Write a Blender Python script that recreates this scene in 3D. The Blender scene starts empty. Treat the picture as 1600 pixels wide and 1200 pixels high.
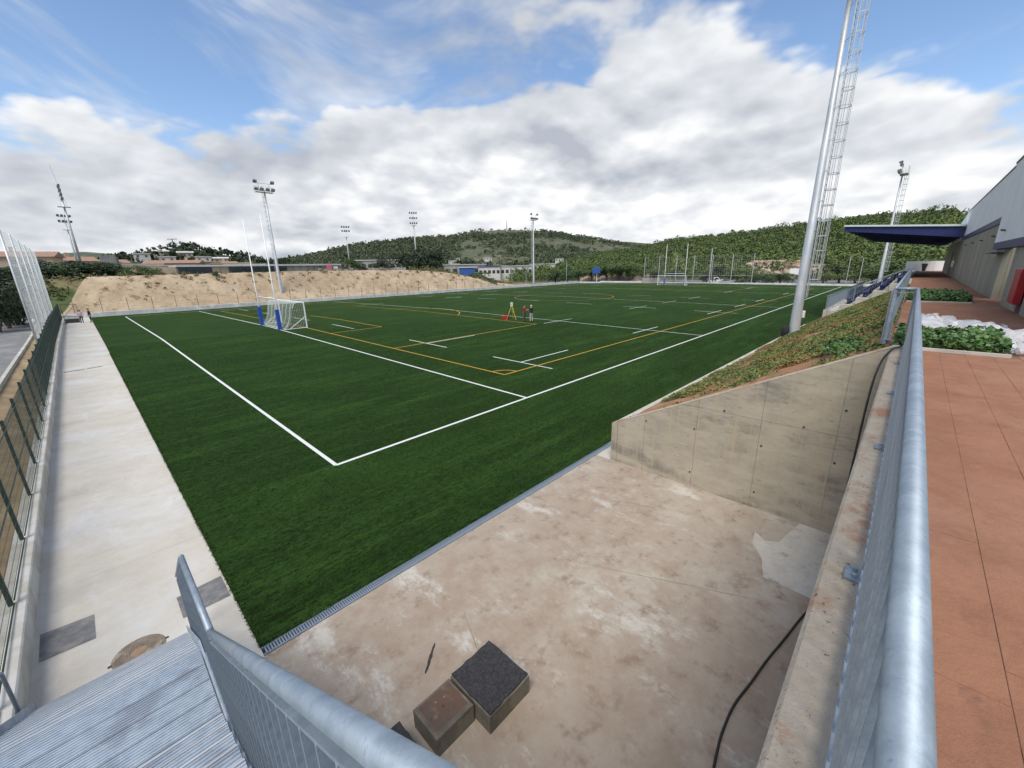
import bpy, math, random
import numpy as np
from mathutils import Matrix, Vector
SC = bpy.context.scene
COL = SC.collection
R = math.radians
rng = np.random.default_rng(7)
random.seed(7)

# ------------------------------------------------------------------ camera
# World: X along the touchline, Y across the pitch, Z up. Ridge of the crowned pitch at z = 0.
CAM = np.array([-4.442, -11.883, 5.393]); FPX = 638.3
_yaw, _pit, _rol = R(43.983), R(15.873), R(-1.216)
_fw = np.array([math.cos(_yaw)*math.cos(_pit), math.sin(_yaw)*math.cos(_pit), -math.sin(_pit)])
_rt = np.array([math.sin(_yaw), -math.cos(_yaw), 0.0]); _up = np.cross(_rt, _fw)
_r2 = _rt*math.cos(_rol)+_up*math.sin(_rol); _u2 = -_rt*math.sin(_rol)+_up*math.cos(_rol)
cd = bpy.data.cameras.new('camera'); cam = bpy.data.objects.new('camera', cd); COL.objects.link(cam)
cd.sensor_width = 36; cd.lens = 36*FPX/1600; cd.clip_start = 0.05; cd.clip_end = 12000
cam.matrix_world = Matrix([[_r2[i], _u2[i], -_fw[i], CAM[i]] for i in range(3)]+[[0, 0, 0, 1]])
SC.camera = cam

def at(x, y, D):
    """survey helper: the point at horizontal distance D on the sight line of photo pixel (x, y)"""
    d = _r2*(x-800)/FPX-_u2*(y-600)/FPX+_fw
    d = d/math.hypot(d[0], d[1])
    return CAM+d*D

# ------------------------------------------------------------------ sky and sun
SUN_EL, SUN_AZ = 57.0, math.atan2(-0.45, -0.89)      # direction towards the sun, angle from +X
sun_dir = Vector((math.cos(R(SUN_EL))*math.cos(SUN_AZ), math.cos(R(SUN_EL))*math.sin(SUN_AZ), math.sin(R(SUN_EL))))
W = bpy.data.worlds.new('World'); SC.world = W; W.use_nodes = True
nt = W.node_tree; nt.nodes.clear()
def N(t, **k):
    n = nt.nodes.new(t)
    for a, b in k.items(): setattr(n, a, b)
    return n
def L(a, b): nt.links.new(a, b)
def val(x):
    n = N('ShaderNodeValue'); n.outputs[0].default_value = x; return n.outputs[0]
def M(op, a, b=None, c=None, clamp=False):
    n = N('ShaderNodeMath', operation=op); n.use_clamp = clamp
    for i, x in enumerate((a, b, c)):
        if x is None: continue
        if isinstance(x, (int, float)): n.inputs[i].default_value = x
        else: L(x, n.inputs[i])
    return n.outputs[0]
def sstep(x, lo, hi):
    n = N('ShaderNodeMapRange', interpolation_type='SMOOTHSTEP'); L(x, n.inputs[0])
    n.inputs[1].default_value = lo; n.inputs[2].default_value = hi; return n.outputs[0]
sky = N('ShaderNodeTexSky', sky_type='NISHITA', sun_disc=False)
sky.sun_elevation = R(SUN_EL); sky.sun_rotation = math.pi/2-SUN_AZ
sky.air_density = 1.0; sky.dust_density = 0.25; sky.ozone_density = 3.0; sky.altitude = 60
bg_sky = N('ShaderNodeBackground'); bg_sky.inputs[1].default_value = 0.10; L(sky.outputs[0], bg_sky.inputs[0])
tc = N('ShaderNodeTexCoord'); sep = N('ShaderNodeSeparateXYZ'); L(tc.outputs['Generated'], sep.inputs[0])
dz = M('MAXIMUM', sep.outputs[2], 0.0)
den = M('ADD', M('MULTIPLY', dz, 0.80), 0.30)
px = M('DIVIDE', sep.outputs[0], den); py = M('DIVIDE', sep.outputs[1], den)
pzz = M('MULTIPLY', dz, 2.2)                       # heaped clouds: flatter than wide
def cvec(ox, oy, oz):
    cx = N('ShaderNodeCombineXYZ'); L(M('ADD', px, ox), cx.inputs[0]); L(M('ADD', py, oy), cx.inputs[1]); L(M('ADD', pzz, oz), cx.inputs[2])
    return cx.outputs[0]
def fbm(v, scale, detail=9.0, rough=0.52, dist=0.0):
    n = N('ShaderNodeTexNoise'); L(v, n.inputs['Vector'])
    n.inputs['Scale'].default_value = scale; n.inputs['Detail'].default_value = detail
    n.inputs['Roughness'].default_value = rough; n.inputs['Distortion'].default_value = dist
    return n.outputs['Fac']
def puffs(v, scale):
    # billows: rounded heads with sharp creases between them
    return M('ABSOLUTE', M('SUBTRACT', M('MULTIPLY', fbm(v, scale, 3.0, 0.55), 2.0), 1.0))
def density(ox, oy, oz):
    v = cvec(ox, oy, oz)
    return M('ADD', M('MULTIPLY', M('SUBTRACT', fbm(v, 0.62, 6.0, 0.57, 0.12), 0.12), 1.28), M('MULTIPLY', M('SUBTRACT', puffs(v, 1.7), 0.20), 0.30))
SX, SY, SZ = 5.5, 41.0, 7.0
d0 = density(SX, SY, SZ)
d1 = density(SX+0.10*sun_dir.x, SY+0.10*sun_dir.y, SZ+0.13)
v3 = cvec(SX-5, SY+7, 5.0); n3 = fbm(v3, 1.1, 5.0, 0.62, 0.9)
n4 = fbm(cvec(SX+3, SY-6, 8.0), 0.5, 2.0, 0.5, 0.0)
# a deck of heaped cloud low down, breaking into open blue higher up
bias = M('SUBTRACT', 0.30, M('MULTIPLY', sstep(dz, 0.16, 0.44), 0.285))
cov = M('ADD', d0, bias)
mask = M('MAXIMUM', sstep(cov, 0.50, 0.575), sstep(dz, 0.23, 0.13))
wisp = M('MULTIPLY', sstep(n3, 0.50, 0.74), 0.75)
mask = M('MAXIMUM', mask, wisp)
lit = M('MULTIPLY', M('SUBTRACT', d0, d1), 3.4)
shade = M('ADD', M('ADD', 0.50, lit), M('MULTIPLY', M('SUBTRACT', n4, 0.5), 2.9))
shade = M('SUBTRACT', shade, M('MULTIPLY', sstep(dz, 0.14, 0.0), 0.16))
edge = sstep(cov, 0.72, 0.52)                      # thin edges glow white
shade = M('ADD', shade, M('MULTIPLY', edge, 0.25), clamp=True)
ramp = N('ShaderNodeValToRGB'); L(shade, ramp.inputs[0])
e = ramp.color_ramp.elements
e[0].position = 0.05; e[0].color = (0.275, 0.295, 0.335, 1)
e[1].position = 0.95; e[1].color = (0.62, 0.62, 0.62, 1)
m_ = e.new(0.50); m_.color = (0.425, 0.44, 0.462, 1)
bg_cl = N('ShaderNodeBackground'); bg_cl.inputs[1].default_value = 1.0; L(ramp.outputs[0], bg_cl.inputs[0])
mx = N('ShaderNodeMixShader'); L(mask, mx.inputs[0]); L(bg_sky.outputs[0], mx.inputs[1]); L(bg_cl.outputs[0], mx.inputs[2])
wo = N('ShaderNodeOutputWorld'); L(mx.outputs[0], wo.inputs[0])

sd = bpy.data.lights.new('sun', 'SUN'); sd.energy = 2.0; sd.angle = R(30); sd.color = (1.0, 0.94, 0.84)
sun = bpy.data.objects.new('sun', sd); COL.objects.link(sun)
sun.rotation_euler = (-sun_dir).to_track_quat('-Z', 'Y').to_euler()

SC.view_settings.view_transform = 'Standard'; SC.view_settings.look = 'None'
SC.view_settings.exposure = 0.85; SC.view_settings.gamma = 1.0
SC.render.engine = 'CYCLES'
SC.cycles.use_denoising = True
SC.cycles.max_bounces = 5; SC.cycles.transparent_max_bounces = 12
SC.cycles.use_adaptive_sampling = True; SC.cycles.adaptive_threshold = 0.015

# ------------------------------------------------------------------ materials
MATS = {}
def mat(name, c1, c2=None, scale=4.0, rough=0.7, metal=0.0, bump=0.0, bscale=None, c3=None, s3=0.5, t3=(0.5, 0.62),
        stretch=(1, 1, 1), sheen=0.0, sheen_col=(1, 1, 1), c4=None, s4=30.0, t4=(0.6, 0.7), spec=None, detail=8.0, alpha=1.0, trans=0.0, ramp=(0.35, 0.65), c5=None, s5=2.0, t5=(0.6, 0.64), st5=(1, 1, 1), nr=0.6):
    """layered procedural surface: c1/c2 mottled by noise, c3 large stains, c4 small specks, c5 streaks, bump grain"""
    m = bpy.data.materials.new(name); m.use_nodes = True; t = m.node_tree; b = t.nodes['Principled BSDF']
    tcn = t.nodes.new('ShaderNodeTexCoord')
    def vec(st):
        mp = t.nodes.new('ShaderNodeMapping'); mp.inputs['Scale'].default_value = st
        t.links.new(tcn.outputs['Object'], mp.inputs[0]); return mp.outputs[0]
    v0 = vec(stretch)
    def noise(s, v=None, d=detail, r=nr):
        n = t.nodes.new('ShaderNodeTexNoise'); n.inputs['Scale'].default_value = s; n.inputs['Detail'].default_value = d
        n.inputs['Roughness'].default_value = r; t.links.new(v or v0, n.inputs['Vector']); return n.outputs['Fac']
    def mr(x, lo, hi):
        n = t.nodes.new('ShaderNodeMapRange'); n.interpolation_type = 'SMOOTHSTEP'; t.links.new(x, n.inputs[0])
        n.inputs[1].default_value = lo; n.inputs[2].default_value = hi; return n.outputs[0]
    def mix(f, a, bb):
        n = t.nodes.new('ShaderNodeMix'); n.data_type = 'RGBA'; t.links.new(f, n.inputs[0])
        for i, x in ((6, a), (7, bb)):
            if isinstance(x, tuple): n.inputs[i].default_value = (*x, 1)
            else: t.links.new(x, n.inputs[i])
        return n.outputs[2]
    col = None
    if c2 is not None:
        col = mix(mr(noise(scale), *ramp), tuple(c1), tuple(c2))
        if c3 is not None: col = mix(mr(noise(s3, d=6.0), *t3), col, tuple(c3))
        if c5 is not None: col = mix(mr(noise(s5, vec(st5)), *t5), col, tuple(c5))
        if c4 is not None: col = mix(mr(noise(s4, d=3.0), *t4), col, tuple(c4))
        t.links.new(col, b.inputs['Base Color'])
    else: b.inputs['Base Color'].default_value = (*c1, 1)
    b.inputs['Roughness'].default_value = rough; b.inputs['Metallic'].default_value = metal
    if spec is not None: b.inputs['Specular IOR Level'].default_value = spec
    if sheen: b.inputs['Sheen Weight'].default_value = sheen; b.inputs['Sheen Tint'].default_value = (*sheen_col, 1); b.inputs['Sheen Roughness'].default_value = 0.5
    if alpha < 1: b.inputs['Alpha'].default_value = alpha
    if trans: b.inputs['Transmission Weight'].default_value = trans
    if bump:
        bn = t.nodes.new('ShaderNodeBump'); bn.inputs['Strength'].default_value = bump; bn.inputs['Distance'].default_value = 0.02
        t.links.new(noise(bscale or scale*6, d=6.0), bn.inputs['Height']); t.links.new(bn.outputs[0], b.inputs['Normal'])
    MATS[name] = m; return m

mat('turf', (0.0022, 0.0080, 0.0018), (0.0180, 0.0490, 0.0090), 9, 0.9, bump=1.0, bscale=60, ramp=(0.40, 0.60), c3=(0.0320, 0.0750, 0.0145), s3=0.17, t3=(0.46, 0.74), stretch=(0.5, 1.6, 1), sheen=0.10, sheen_col=(0.42, 0.72, 0.16), spec=0.06, c5=(0.0360, 0.0810, 0.0165), s5=0.6, t5=(0.47, 0.70), st5=(0.22, 2.6, 1), c4=(0.0014, 0.0052, 0.0012), s4=14, t4=(0.48, 0.62), nr=0.80, detail=10.0)
mat('turf_blade', (0.010, 0.032, 0.006), (0.034, 0.085, 0.016), 6, 0.7, c3=(0.045, 0.100, 0.022), s3=0.25, t3=(0.45, 0.7), spec=0.2)
mat('line_white', (0.70, 0.72, 0.70), (0.58, 0.62, 0.58), 18, 0.8, bump=0.4, bscale=90)
mat('line_yellow', (0.55, 0.33, 0.03), (0.42, 0.25, 0.03), 18, 0.8, bump=0.4, bscale=90)
mat('walk', (0.52, 0.485, 0.42), (0.455, 0.42, 0.36), 1.3, 0.9, bump=0.35, bscale=60, c3=(0.55, 0.545, 0.53), s3=0.40, t3=(0.42, 0.72), stretch=(0.7, 1, 1), c4=(0.41, 0.365, 0.30), s4=6, t4=(0.58, 0.85), c5=(0.57, 0.57, 0.555), s5=0.8, t5=(0.52, 0.78), st5=(2.0, 0.6, 1), spec=0.2, nr=0.74, detail=12.0)
mat('yard', (0.37, 0.312, 0.252), (0.31, 0.240, 0.185), 0.5, 0.92, bump=0.5, bscale=40, ramp=(0.38, 0.62), c3=(0.43, 0.39, 0.33), s3=0.24, t3=(0.44, 0.68), c4=(0.25, 0.185, 0.14), s4=2.6, t4=(0.50, 0.76), c5=(0.50, 0.47, 0.42), s5=0.75, t5=(0.53, 0.66), st5=(1.3, 0.6, 1), spec=0.2, nr=0.78, detail=14.0)
mat('pale_patch', (0.54, 0.51, 0.46), (0.46, 0.42, 0.365), 3.5, 0.85, bump=0.3, bscale=40, c4=(0.31, 0.25, 0.20), s4=3, t4=(0.52, 0.76), nr=0.76, detail=12.0)
mat('dark_patch', (0.12, 0.12, 0.125), (0.20, 0.195, 0.19), 5, 0.8, bump=0.3, bscale=60, c3=(0.28, 0.27, 0.255), s3=2.2, t3=(0.55, 0.75))
mat('concrete_wall', (0.42, 0.375, 0.295), (0.325, 0.29, 0.232), 1.9, 0.9, bump=0.3, bscale=22, c3=(0.22, 0.20, 0.165), s3=1.0, t3=(0.50, 0.66), c4=(0.16, 0.14, 0.11), s4=6.5, t4=(0.61, 0.76), c5=(0.405, 0.34, 0.24), s5=5.0, t5=(0.48, 0.70), st5=(1, 1.9, 0.05), stretch=(1, 0.55, 1.7), detail=12.0, nr=0.70)
mat('concrete_pale', (0.46, 0.44, 0.39), (0.38, 0.36, 0.31), 2.5, 0.85, bump=0.25, bscale=30, c3=(0.52, 0.51, 0.48), s3=0.8, c4=(0.30, 0.28, 0.24), s4=8, t4=(0.68, 0.78))
mat('cap', (0.50, 0.435, 0.345), (0.42, 0.35, 0.265), 4.0, 0.95, bump=1.0, bscale=26, c3=(0.40, 0.225, 0.14), s3=1.6, t3=(0.50, 0.64), c4=(0.15, 0.115, 0.085), s4=24, t4=(0.62, 0.72), detail=12.0, nr=0.7)
mat('white_kerb', (0.62, 0.62, 0.60), (0.50, 0.50, 0.49), 1.2, 0.85, bump=0.2, bscale=20, c3=(0.70, 0.70, 0.69), s3=0.5, c4=(0.36, 0.36, 0.36), s4=3, t4=(0.66, 0.8))
mat('terracotta', (0.31, 0.150, 0.088), (0.245, 0.115, 0.068), 1.6, 0.9, bump=0.7, bscale=14, c3=(0.34, 0.185, 0.125), s3=0.55, t3=(0.44, 0.74), c4=(0.165, 0.085, 0.06), s4=4, t4=(0.56, 0.82), c5=(0.40, 0.285, 0.22), s5=0.8, t5=(0.62, 0.80), detail=12.0, nr=0.74, spec=0.3)
mat('joint', (0.20, 0.105, 0.072), (0.165, 0.088, 0.062), 6, 0.9)
mat('galv', (0.285, 0.34, 0.395), (0.22, 0.27, 0.325), 14, 0.50, metal=0.45, bump=0.05, bscale=45, c3=(0.33, 0.395, 0.46), s3=6, t3=(0.45, 0.7), c4=(0.17, 0.215, 0.27), s4=80, t4=(0.58, 0.78), nr=0.75)
mat('galv_mast', (0.50, 0.53, 0.55), (0.42, 0.45, 0.48), 3, 0.5, metal=0.35, c3=(0.56, 0.58, 0.60), s3=1.1, stretch=(1, 1, 0.3))
mat('grating', (0.40, 0.46, 0.53), (0.32, 0.38, 0.45), 12, 0.5, metal=0.25, c3=(0.27, 0.31, 0.37), s3=2.5, c4=(0.30, 0.26, 0.21), s4=5, t4=(0.68, 0.8))
mat('steel_dark', (0.035, 0.035, 0.04), (0.05, 0.05, 0.055), 5, 0.5)
mat('fence_green', (0.012, 0.030, 0.024), (0.018, 0.040, 0.030), 5, 0.5)
mat('rubber', (0.022, 0.022, 0.026), (0.045, 0.044, 0.046), 22, 0.9, bump=1.0, bscale=60, c4=(0.11, 0.11, 0.11), s4=45, t4=(0.62, 0.7), c3=(0.07, 0.05, 0.038), s3=2.4, t3=(0.6, 0.75))
mat('rust', (0.11, 0.058, 0.032), (0.06, 0.05, 0.045), 5, 0.7, bump=0.3, c3=(0.17, 0.10, 0.06), s3=2.5, c4=(0.30, 0.28, 0.25), s4=10, t4=(0.68, 0.74))
mat('block', (0.145, 0.13, 0.10), (0.095, 0.085, 0.066), 4, 0.9, bump=0.5, bscale=30, c3=(0.19, 0.17, 0.13), s3=1.5, nr=0.7)
mat('sign_red', (0.42, 0.10, 0.13), rough=0.6)
mat('crack', (0.17, 0.125, 0.09), (0.24, 0.18, 0.135), 8, 0.95)
mat('cable', (0.012, 0.012, 0.013), rough=0.45)
mat('iron', (0.24, 0.19, 0.14), (0.17, 0.135, 0.105), 9, 0.8, bump=0.5, bscale=50, c3=(0.32, 0.27, 0.21), s3=3)
mat('iron_rust', (0.30, 0.20, 0.125), (0.24, 0.155, 0.10), 9, 0.85)
mat('soil', (0.33, 0.165, 0.08), (0.24, 0.125, 0.065), 5, 0.95, bump=1.0, bscale=20, c3=(0.37, 0.21, 0.115), s3=0.9)
mat('ivy', (0.060, 0.11, 0.022), (0.19, 0.215, 0.048), 3.0, 0.6, c3=(0.25, 0.15, 0.05), s3=0.6, t3=(0.47, 0.66), c4=(0.04, 0.085, 0.016), s4=1.3, t4=(0.52, 0.66))
mat('ivy_dark', (0.026, 0.075, 0.014), (0.080, 0.165, 0.032), 8, 0.5, c3=(0.13, 0.20, 0.05), s3=3, t3=(0.55, 0.7))
mat('sand', (0.40, 0.305, 0.20), (0.30, 0.225, 0.145), 0.6, 0.95, bump=1.0, bscale=1.8, c3=(0.45, 0.36, 0.25), s3=0.14, t3=(0.45, 0.65), c4=(0.185, 0.145, 0.09), s4=1.1, t4=(0.52, 0.72), detail=10.0, stretch=(1, 1, 0.6), nr=0.72)
mat('dry_grass', (0.16, 0.14, 0.06), (0.09, 0.105, 0.035), 0.7, 0.95, bump=0.8, bscale=4, c3=(0.26, 0.20, 0.11), s3=0.12)
mat('grass', (0.055, 0.085, 0.025), (0.09, 0.11, 0.04), 0.8, 0.95, bump=0.8, bscale=5, c3=(0.17, 0.15, 0.07), s3=0.15)
mat('earth', (0.30, 0.215, 0.12), (0.22, 0.16, 0.09), 1.2, 0.95, bump=0.8, bscale=9, c3=(0.36, 0.27, 0.16), s3=0.5)
mat('asphalt', (0.15, 0.15, 0.15), (0.19, 0.19, 0.188), 2.5, 0.9, bump=0.3, bscale=60, c3=(0.24, 0.235, 0.225), s3=0.35)
mat('scrub', (0.055, 0.068, 0.032), (0.10, 0.105, 0.055), 0.09, 0.95, c3=(0.17, 0.15, 0.10), s3=0.03, t3=(0.56, 0.70), c4=(0.20, 0.175, 0.13), s4=0.14, t4=(0.62, 0.72))
mat('forest_floor', (0.055, 0.065, 0.028), (0.085, 0.085, 0.04), 0.1, 0.95)
mat('pine', (0.044, 0.082, 0.019), (0.115, 0.160, 0.038), 0.085, 0.75, c3=(0.065, 0.095, 0.028), s3=0.022, t3=(0.45, 0.65), detail=4.0, c4=(0.12, 0.15, 0.045), s4=0.5, t4=(0.55, 0.75))
mat('far_wood', (0.045, 0.068, 0.034), (0.080, 0.105, 0.052), 0.03, 0.85, detail=4.0, c3=(0.10, 0.11, 0.06), s3=0.008)
mat('leaf', (0.028, 0.060, 0.016), (0.07, 0.115, 0.03), 0.9, 0.65, detail=4.0)
mat('leaf_light', (0.06, 0.095, 0.022), (0.125, 0.155, 0.04), 0.9, 0.65, detail=4.0)
mat('leaf_dark', (0.014, 0.030, 0.012), (0.035, 0.055, 0.022), 0.9, 0.7, detail=4.0)
mat('bark', (0.10, 0.075, 0.055), (0.07, 0.055, 0.04), 6, 0.95, bump=0.5)
mat('rock', (0.34, 0.255, 0.185), (0.22, 0.16, 0.115), 0.35, 0.95, bump=1.0, bscale=1.2, c3=(0.42, 0.34, 0.26), s3=0.14, c4=(0.10, 0.08, 0.06), s4=0.6, t4=(0.56, 0.66))
mat('white_paint', (0.78, 0.79, 0.79), (0.70, 0.71, 0.72), 4, 0.4)
mat('blue_pad', (0.012, 0.075, 0.42), (0.010, 0.060, 0.34), 5, 0.55)
mat('net', (0.72, 0.76, 0.72), rough=0.8)
mat('net_pale', (0.80, 0.84, 0.82), rough=0.8)
mat('lamp_body', (0.10, 0.105, 0.115), (0.14, 0.145, 0.155), 6, 0.5)
mat('lamp_glass', (0.30, 0.33, 0.36), rough=0.12, metal=0.3)
mat('bld_white', (0.82, 0.83, 0.83), (0.76, 0.77, 0.77), 0.7, 0.7, bump=0.05, bscale=30)
mat('bld_olive', (0.285, 0.275, 0.21), (0.235, 0.225, 0.17), 1.1, 0.85, bump=0.15, bscale=25, c3=(0.31, 0.30, 0.245), s3=0.4, stretch=(1, 1, 0.4))
mat('bld_blue', (0.012, 0.022, 0.125), (0.010, 0.018, 0.10), 3, 0.5)
mat('canopy_edge', (0.60, 0.68, 0.66), (0.54, 0.62, 0.60), 2, 0.6)
mat('under', (0.045, 0.045, 0.05), (0.035, 0.035, 0.04), 2, 0.8)
mat('door_dark', (0.030, 0.026, 0.020), (0.045, 0.040, 0.03), 2, 0.6)
mat('red', (0.42, 0.014, 0.020), (0.34, 0.012, 0.016), 4, 0.45)
mat('seat_blue', (0.012, 0.022, 0.085), (0.016, 0.03, 0.11), 4, 0.5)
mat('glass_dark', (0.03, 0.045, 0.05), rough=0.1, spec=0.8)
mat('plaster_pink', (0.42, 0.31, 0.24), (0.36, 0.265, 0.205), 0.4, 0.9)
mat('plaster_sand', (0.46, 0.38, 0.29), (0.40, 0.33, 0.25), 0.4, 0.9)
mat('plaster_white', (0.56, 0.54, 0.50), (0.48, 0.46, 0.43), 0.4, 0.9)
mat('tile_roof', (0.34, 0.205, 0.145), (0.26, 0.155, 0.11), 1.6, 0.9, bump=0.4, bscale=8)
mat('grey_panel', (0.26, 0.26, 0.25), (0.21, 0.21, 0.205), 0.8, 0.85, c3=(0.30, 0.30, 0.285), s3=0.3, stretch=(1, 1, 0.3))
mat('metal_roof', (0.50, 0.52, 0.53), (0.42, 0.44, 0.46), 0.6, 0.6)
mat('shed_blue', (0.020, 0.085, 0.33), (0.018, 0.07, 0.27), 0.6, 0.55)
mat('car_white', (0.75, 0.75, 0.75), rough=0.25)
mat('car_silver', (0.50, 0.51, 0.52), rough=0.25, metal=0.4)
mat('tyre', (0.02, 0.02, 0.02), rough=0.9)
mat('plastic', (0.74, 0.76, 0.79), (0.66, 0.68, 0.72), 5, 0.3, alpha=0.62, spec=0.7)
mat('yellow', (0.62, 0.50, 0.05), (0.52, 0.40, 0.04), 6, 0.5)
mat('skin', (0.45, 0.27, 0.19), rough=0.6)
mat('hair_dark', (0.015, 0.012, 0.010), rough=0.7)
mat('hair_pale', (0.55, 0.47, 0.36), rough=0.7)
mat('cloth_red', (0.30, 0.022, 0.025), (0.24, 0.018, 0.02), 12, 0.85)
mat('cloth_black', (0.014, 0.014, 0.016), (0.022, 0.022, 0.026), 12, 0.9)
mat('cloth_grey', (0.085, 0.075, 0.075), (0.065, 0.06, 0.06), 12, 0.9)
mat('cloth_pale', (0.42, 0.44, 0.46), (0.36, 0.38, 0.40), 12, 0.9)
mat('cloth_pink', (0.48, 0.36, 0.50), (0.42, 0.31, 0.44), 12, 0.9)
mat('cloth_navy', (0.022, 0.022, 0.045), (0.03, 0.03, 0.06), 12, 0.9)
mat('cloth_jeans', (0.05, 0.075, 0.12), (0.04, 0.06, 0.10), 12, 0.9)
mat('shoe', (0.03, 0.03, 0.03), rough=0.7)

# ------------------------------------------------------------------ mesh helpers
KIDS = {}
WL = {}
def link(o, parent=None, loc=None):
    COL.objects.link(o)
    if parent is not None: o.parent = parent; KIDS.setdefault(parent.name, []).append(o)
    WL[o.name] = np.array(loc if loc is not None else (WL[parent.name] if parent is not None else (0, 0, 0)), float)
    return o
def tag(o, label=None, cat=None, group=None, kind=None):
    if label: o['label'] = label
    if cat: o['category'] = cat
    if group: o['group'] = group
    if kind: o['kind'] = kind
    return o
def thing(name, label, cat, loc=(0, 0, 0), group=None, rz=0.0):
    o = bpy.data.objects.new(name, None); o.empty_display_size = 0.2
    o.location = loc; o.rotation_euler[2] = rz
    link(o, None, loc); return tag(o, label, cat, group)
def mesh_np(name, v, f, m, parent=None, smooth=False):
    """v (n,3) array in world axes, f list of index tuples or (k,4)/(k,3) array"""
    me = bpy.data.meshes.new(name)
    v = np.asarray(v, float)
    if parent is not None: v = v-WL[parent.name]
    if isinstance(f, np.ndarray):
        k = f.shape[1]
        me.vertices.add(len(v)); me.vertices.foreach_set('co', v.ravel())
        me.loops.add(f.size); me.loops.foreach_set('vertex_index', f.ravel().astype(np.int32))
        me.polygons.add(len(f)); me.polygons.foreach_set('loop_start', np.arange(0, f.size, k, dtype=np.int32))
        me.update(calc_edges=True); me.validate()
    else:
        me.from_pydata([tuple(p) for p in v], [], f); me.update()
    for x in (m if isinstance(m, (list, tuple)) else [m]):
        if x: me.materials.append(MATS[x])
    if smooth: me.polygons.foreach_set('use_smooth', [True]*len(me.polygons))
    o = bpy.data.objects.new(name, me)
    if parent is not None: o.location = (0, 0, 0)
    return link(o, parent)
class MB:
    def __init__(s): s.v = []; s.f = []
    def add(s, v, f):
        k = len(s.v); s.v += [tuple(p) for p in v]; s.f += [tuple(i+k for i in q) for q in f]; return s
    def box(s, a, b):
        x0, x1 = sorted((a[0], b[0])); y0, y1 = sorted((a[1], b[1])); z0, z1 = sorted((a[2], b[2]))
        return s.add([(x0, y0, z0), (x1, y0, z0), (x1, y1, z0), (x0, y1, z0), (x0, y0, z1), (x1, y0, z1), (x1, y1, z1), (x0, y1, z1)],
                     [(0, 3, 2, 1), (4, 5, 6, 7), (0, 1, 5, 4), (1, 2, 6, 5), (2, 3, 7, 6), (3, 0, 4, 7)])
    def bevbox(s, a, b, t):
        """box with chamfered top edges"""
        x0, y0, z0 = a; x1, y1, z1 = b
        lo = [(x0, y0), (x1, y0), (x1, y1), (x0, y1)]; hi = [(x0+t, y0+t), (x1-t, y0+t), (x1-t, y1-t), (x0+t, y1-t)]
        v = [(x, y, z0) for x, y in lo]+[(x, y, z1-t) for x, y in lo]+[(x, y, z1) for x, y in hi]
        f = [(3, 2, 1, 0), (8, 9, 10, 11)]
        for i in range(4):
            j = (i+1) % 4; f += [(i, j, 4+j, 4+i), (4+i, 4+j, 8+j, 8+i)]
        return s.add(v, f)
    def bar(s, a, b, w, h=None, up=(0, 0, 1)):
        """rectangular bar from a to b, w wide across, h along up"""
        h = h or w; a = Vector(a); b = Vector(b); d = (b-a).normalized(); up = Vector(up)
        if abs(d.dot(up)) > 0.98: up = Vector((1, 0, 0))
        x = d.cross(up).normalized(); y = x.cross(d).normalized()
        v = []
        for p in (a, b):
            for sx, sy in ((-1, -1), (1, -1), (1, 1), (-1, 1)): v.append(p+x*sx*w/2+y*sy*h/2)
        return s.add(v, [(0, 1, 2, 3), (7, 6, 5, 4), (0, 4, 5, 1), (1, 5, 6, 2), (2, 6, 7, 3), (3, 7, 4, 0)])
    def tube(s, pts, r, n=8, cap=True, closed=False):
        pts = [Vector(p) for p in pts]; k = len(pts)
        rs = r if isinstance(r, (list, tuple)) else [r]*k
        v = []; prev = None
        for i, p in enumerate(pts):
            if closed: d = pts[(i+1) % k]-pts[i-1]
            else: d = pts[min(i+1, k-1)]-pts[max(i-1, 0)]
            d.normalize()
            ref = Vector((0, 0, 1)) if abs(d.z) < 0.95 else Vector((1, 0, 0))
            if prev is not None:
                x = prev-d*prev.dot(d)
                x = x.normalized() if x.length > 1e-5 else d.cross(ref).normalized()
            else: x = d.cross(ref).normalized()
            prev = x; y = d.cross(x)
            for j in range(n):
                a = 2*math.pi*j/n; v.append(p+(x*math.cos(a)+y*math.sin(a))*rs[i])
        f = []
        for i in range(k if closed else k-1):
            i2 = (i+1) % k
            for j in range(n):
                j2 = (j+1) % n; f.append((i*n+j, i*n+j2, i2*n+j2, i2*n+j))
        if cap and not closed: f += [tuple(range(n-1, -1, -1)), tuple((k-1)*n+j for j in range(n))]
        return s.add(v, f)
    def prism(s, poly, d):
        """closed polygon (3-D points) swept by vector d"""
        n = len(poly); d = Vector(d); a = [Vector(p) for p in poly]; b = [p+d for p in a]
        return s.add(a+b, [tuple(range(n-1, -1, -1)), tuple(range(n, 2*n))]+[(i, (i+1) % n, n+(i+1) % n, n+i) for i in range(n)])
    def quad(s, *p): return s.add(p, [tuple(range(len(p)))])
    def build(s, name, m, parent=None, smooth=False): return mesh_np(name, s.v, s.f, m, parent, smooth)
def struct(o): return tag(o, kind='structure')
def copy_tree(o, parent=None):
    c = o.copy(); link(c, parent)
    for ch in KIDS.get(o.name, []): copy_tree(ch, c)
    return c
def share(o, name, parent, loc, rz=0.0):
    """another object with the same mesh data"""
    c = bpy.data.objects.new(name, o.data); link(c, parent, (0, 0, 0)); c.location = Vector(loc)-Vector(WL[parent.name]) if parent is not None else loc
    c.rotation_euler[2] = rz; return c
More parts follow.
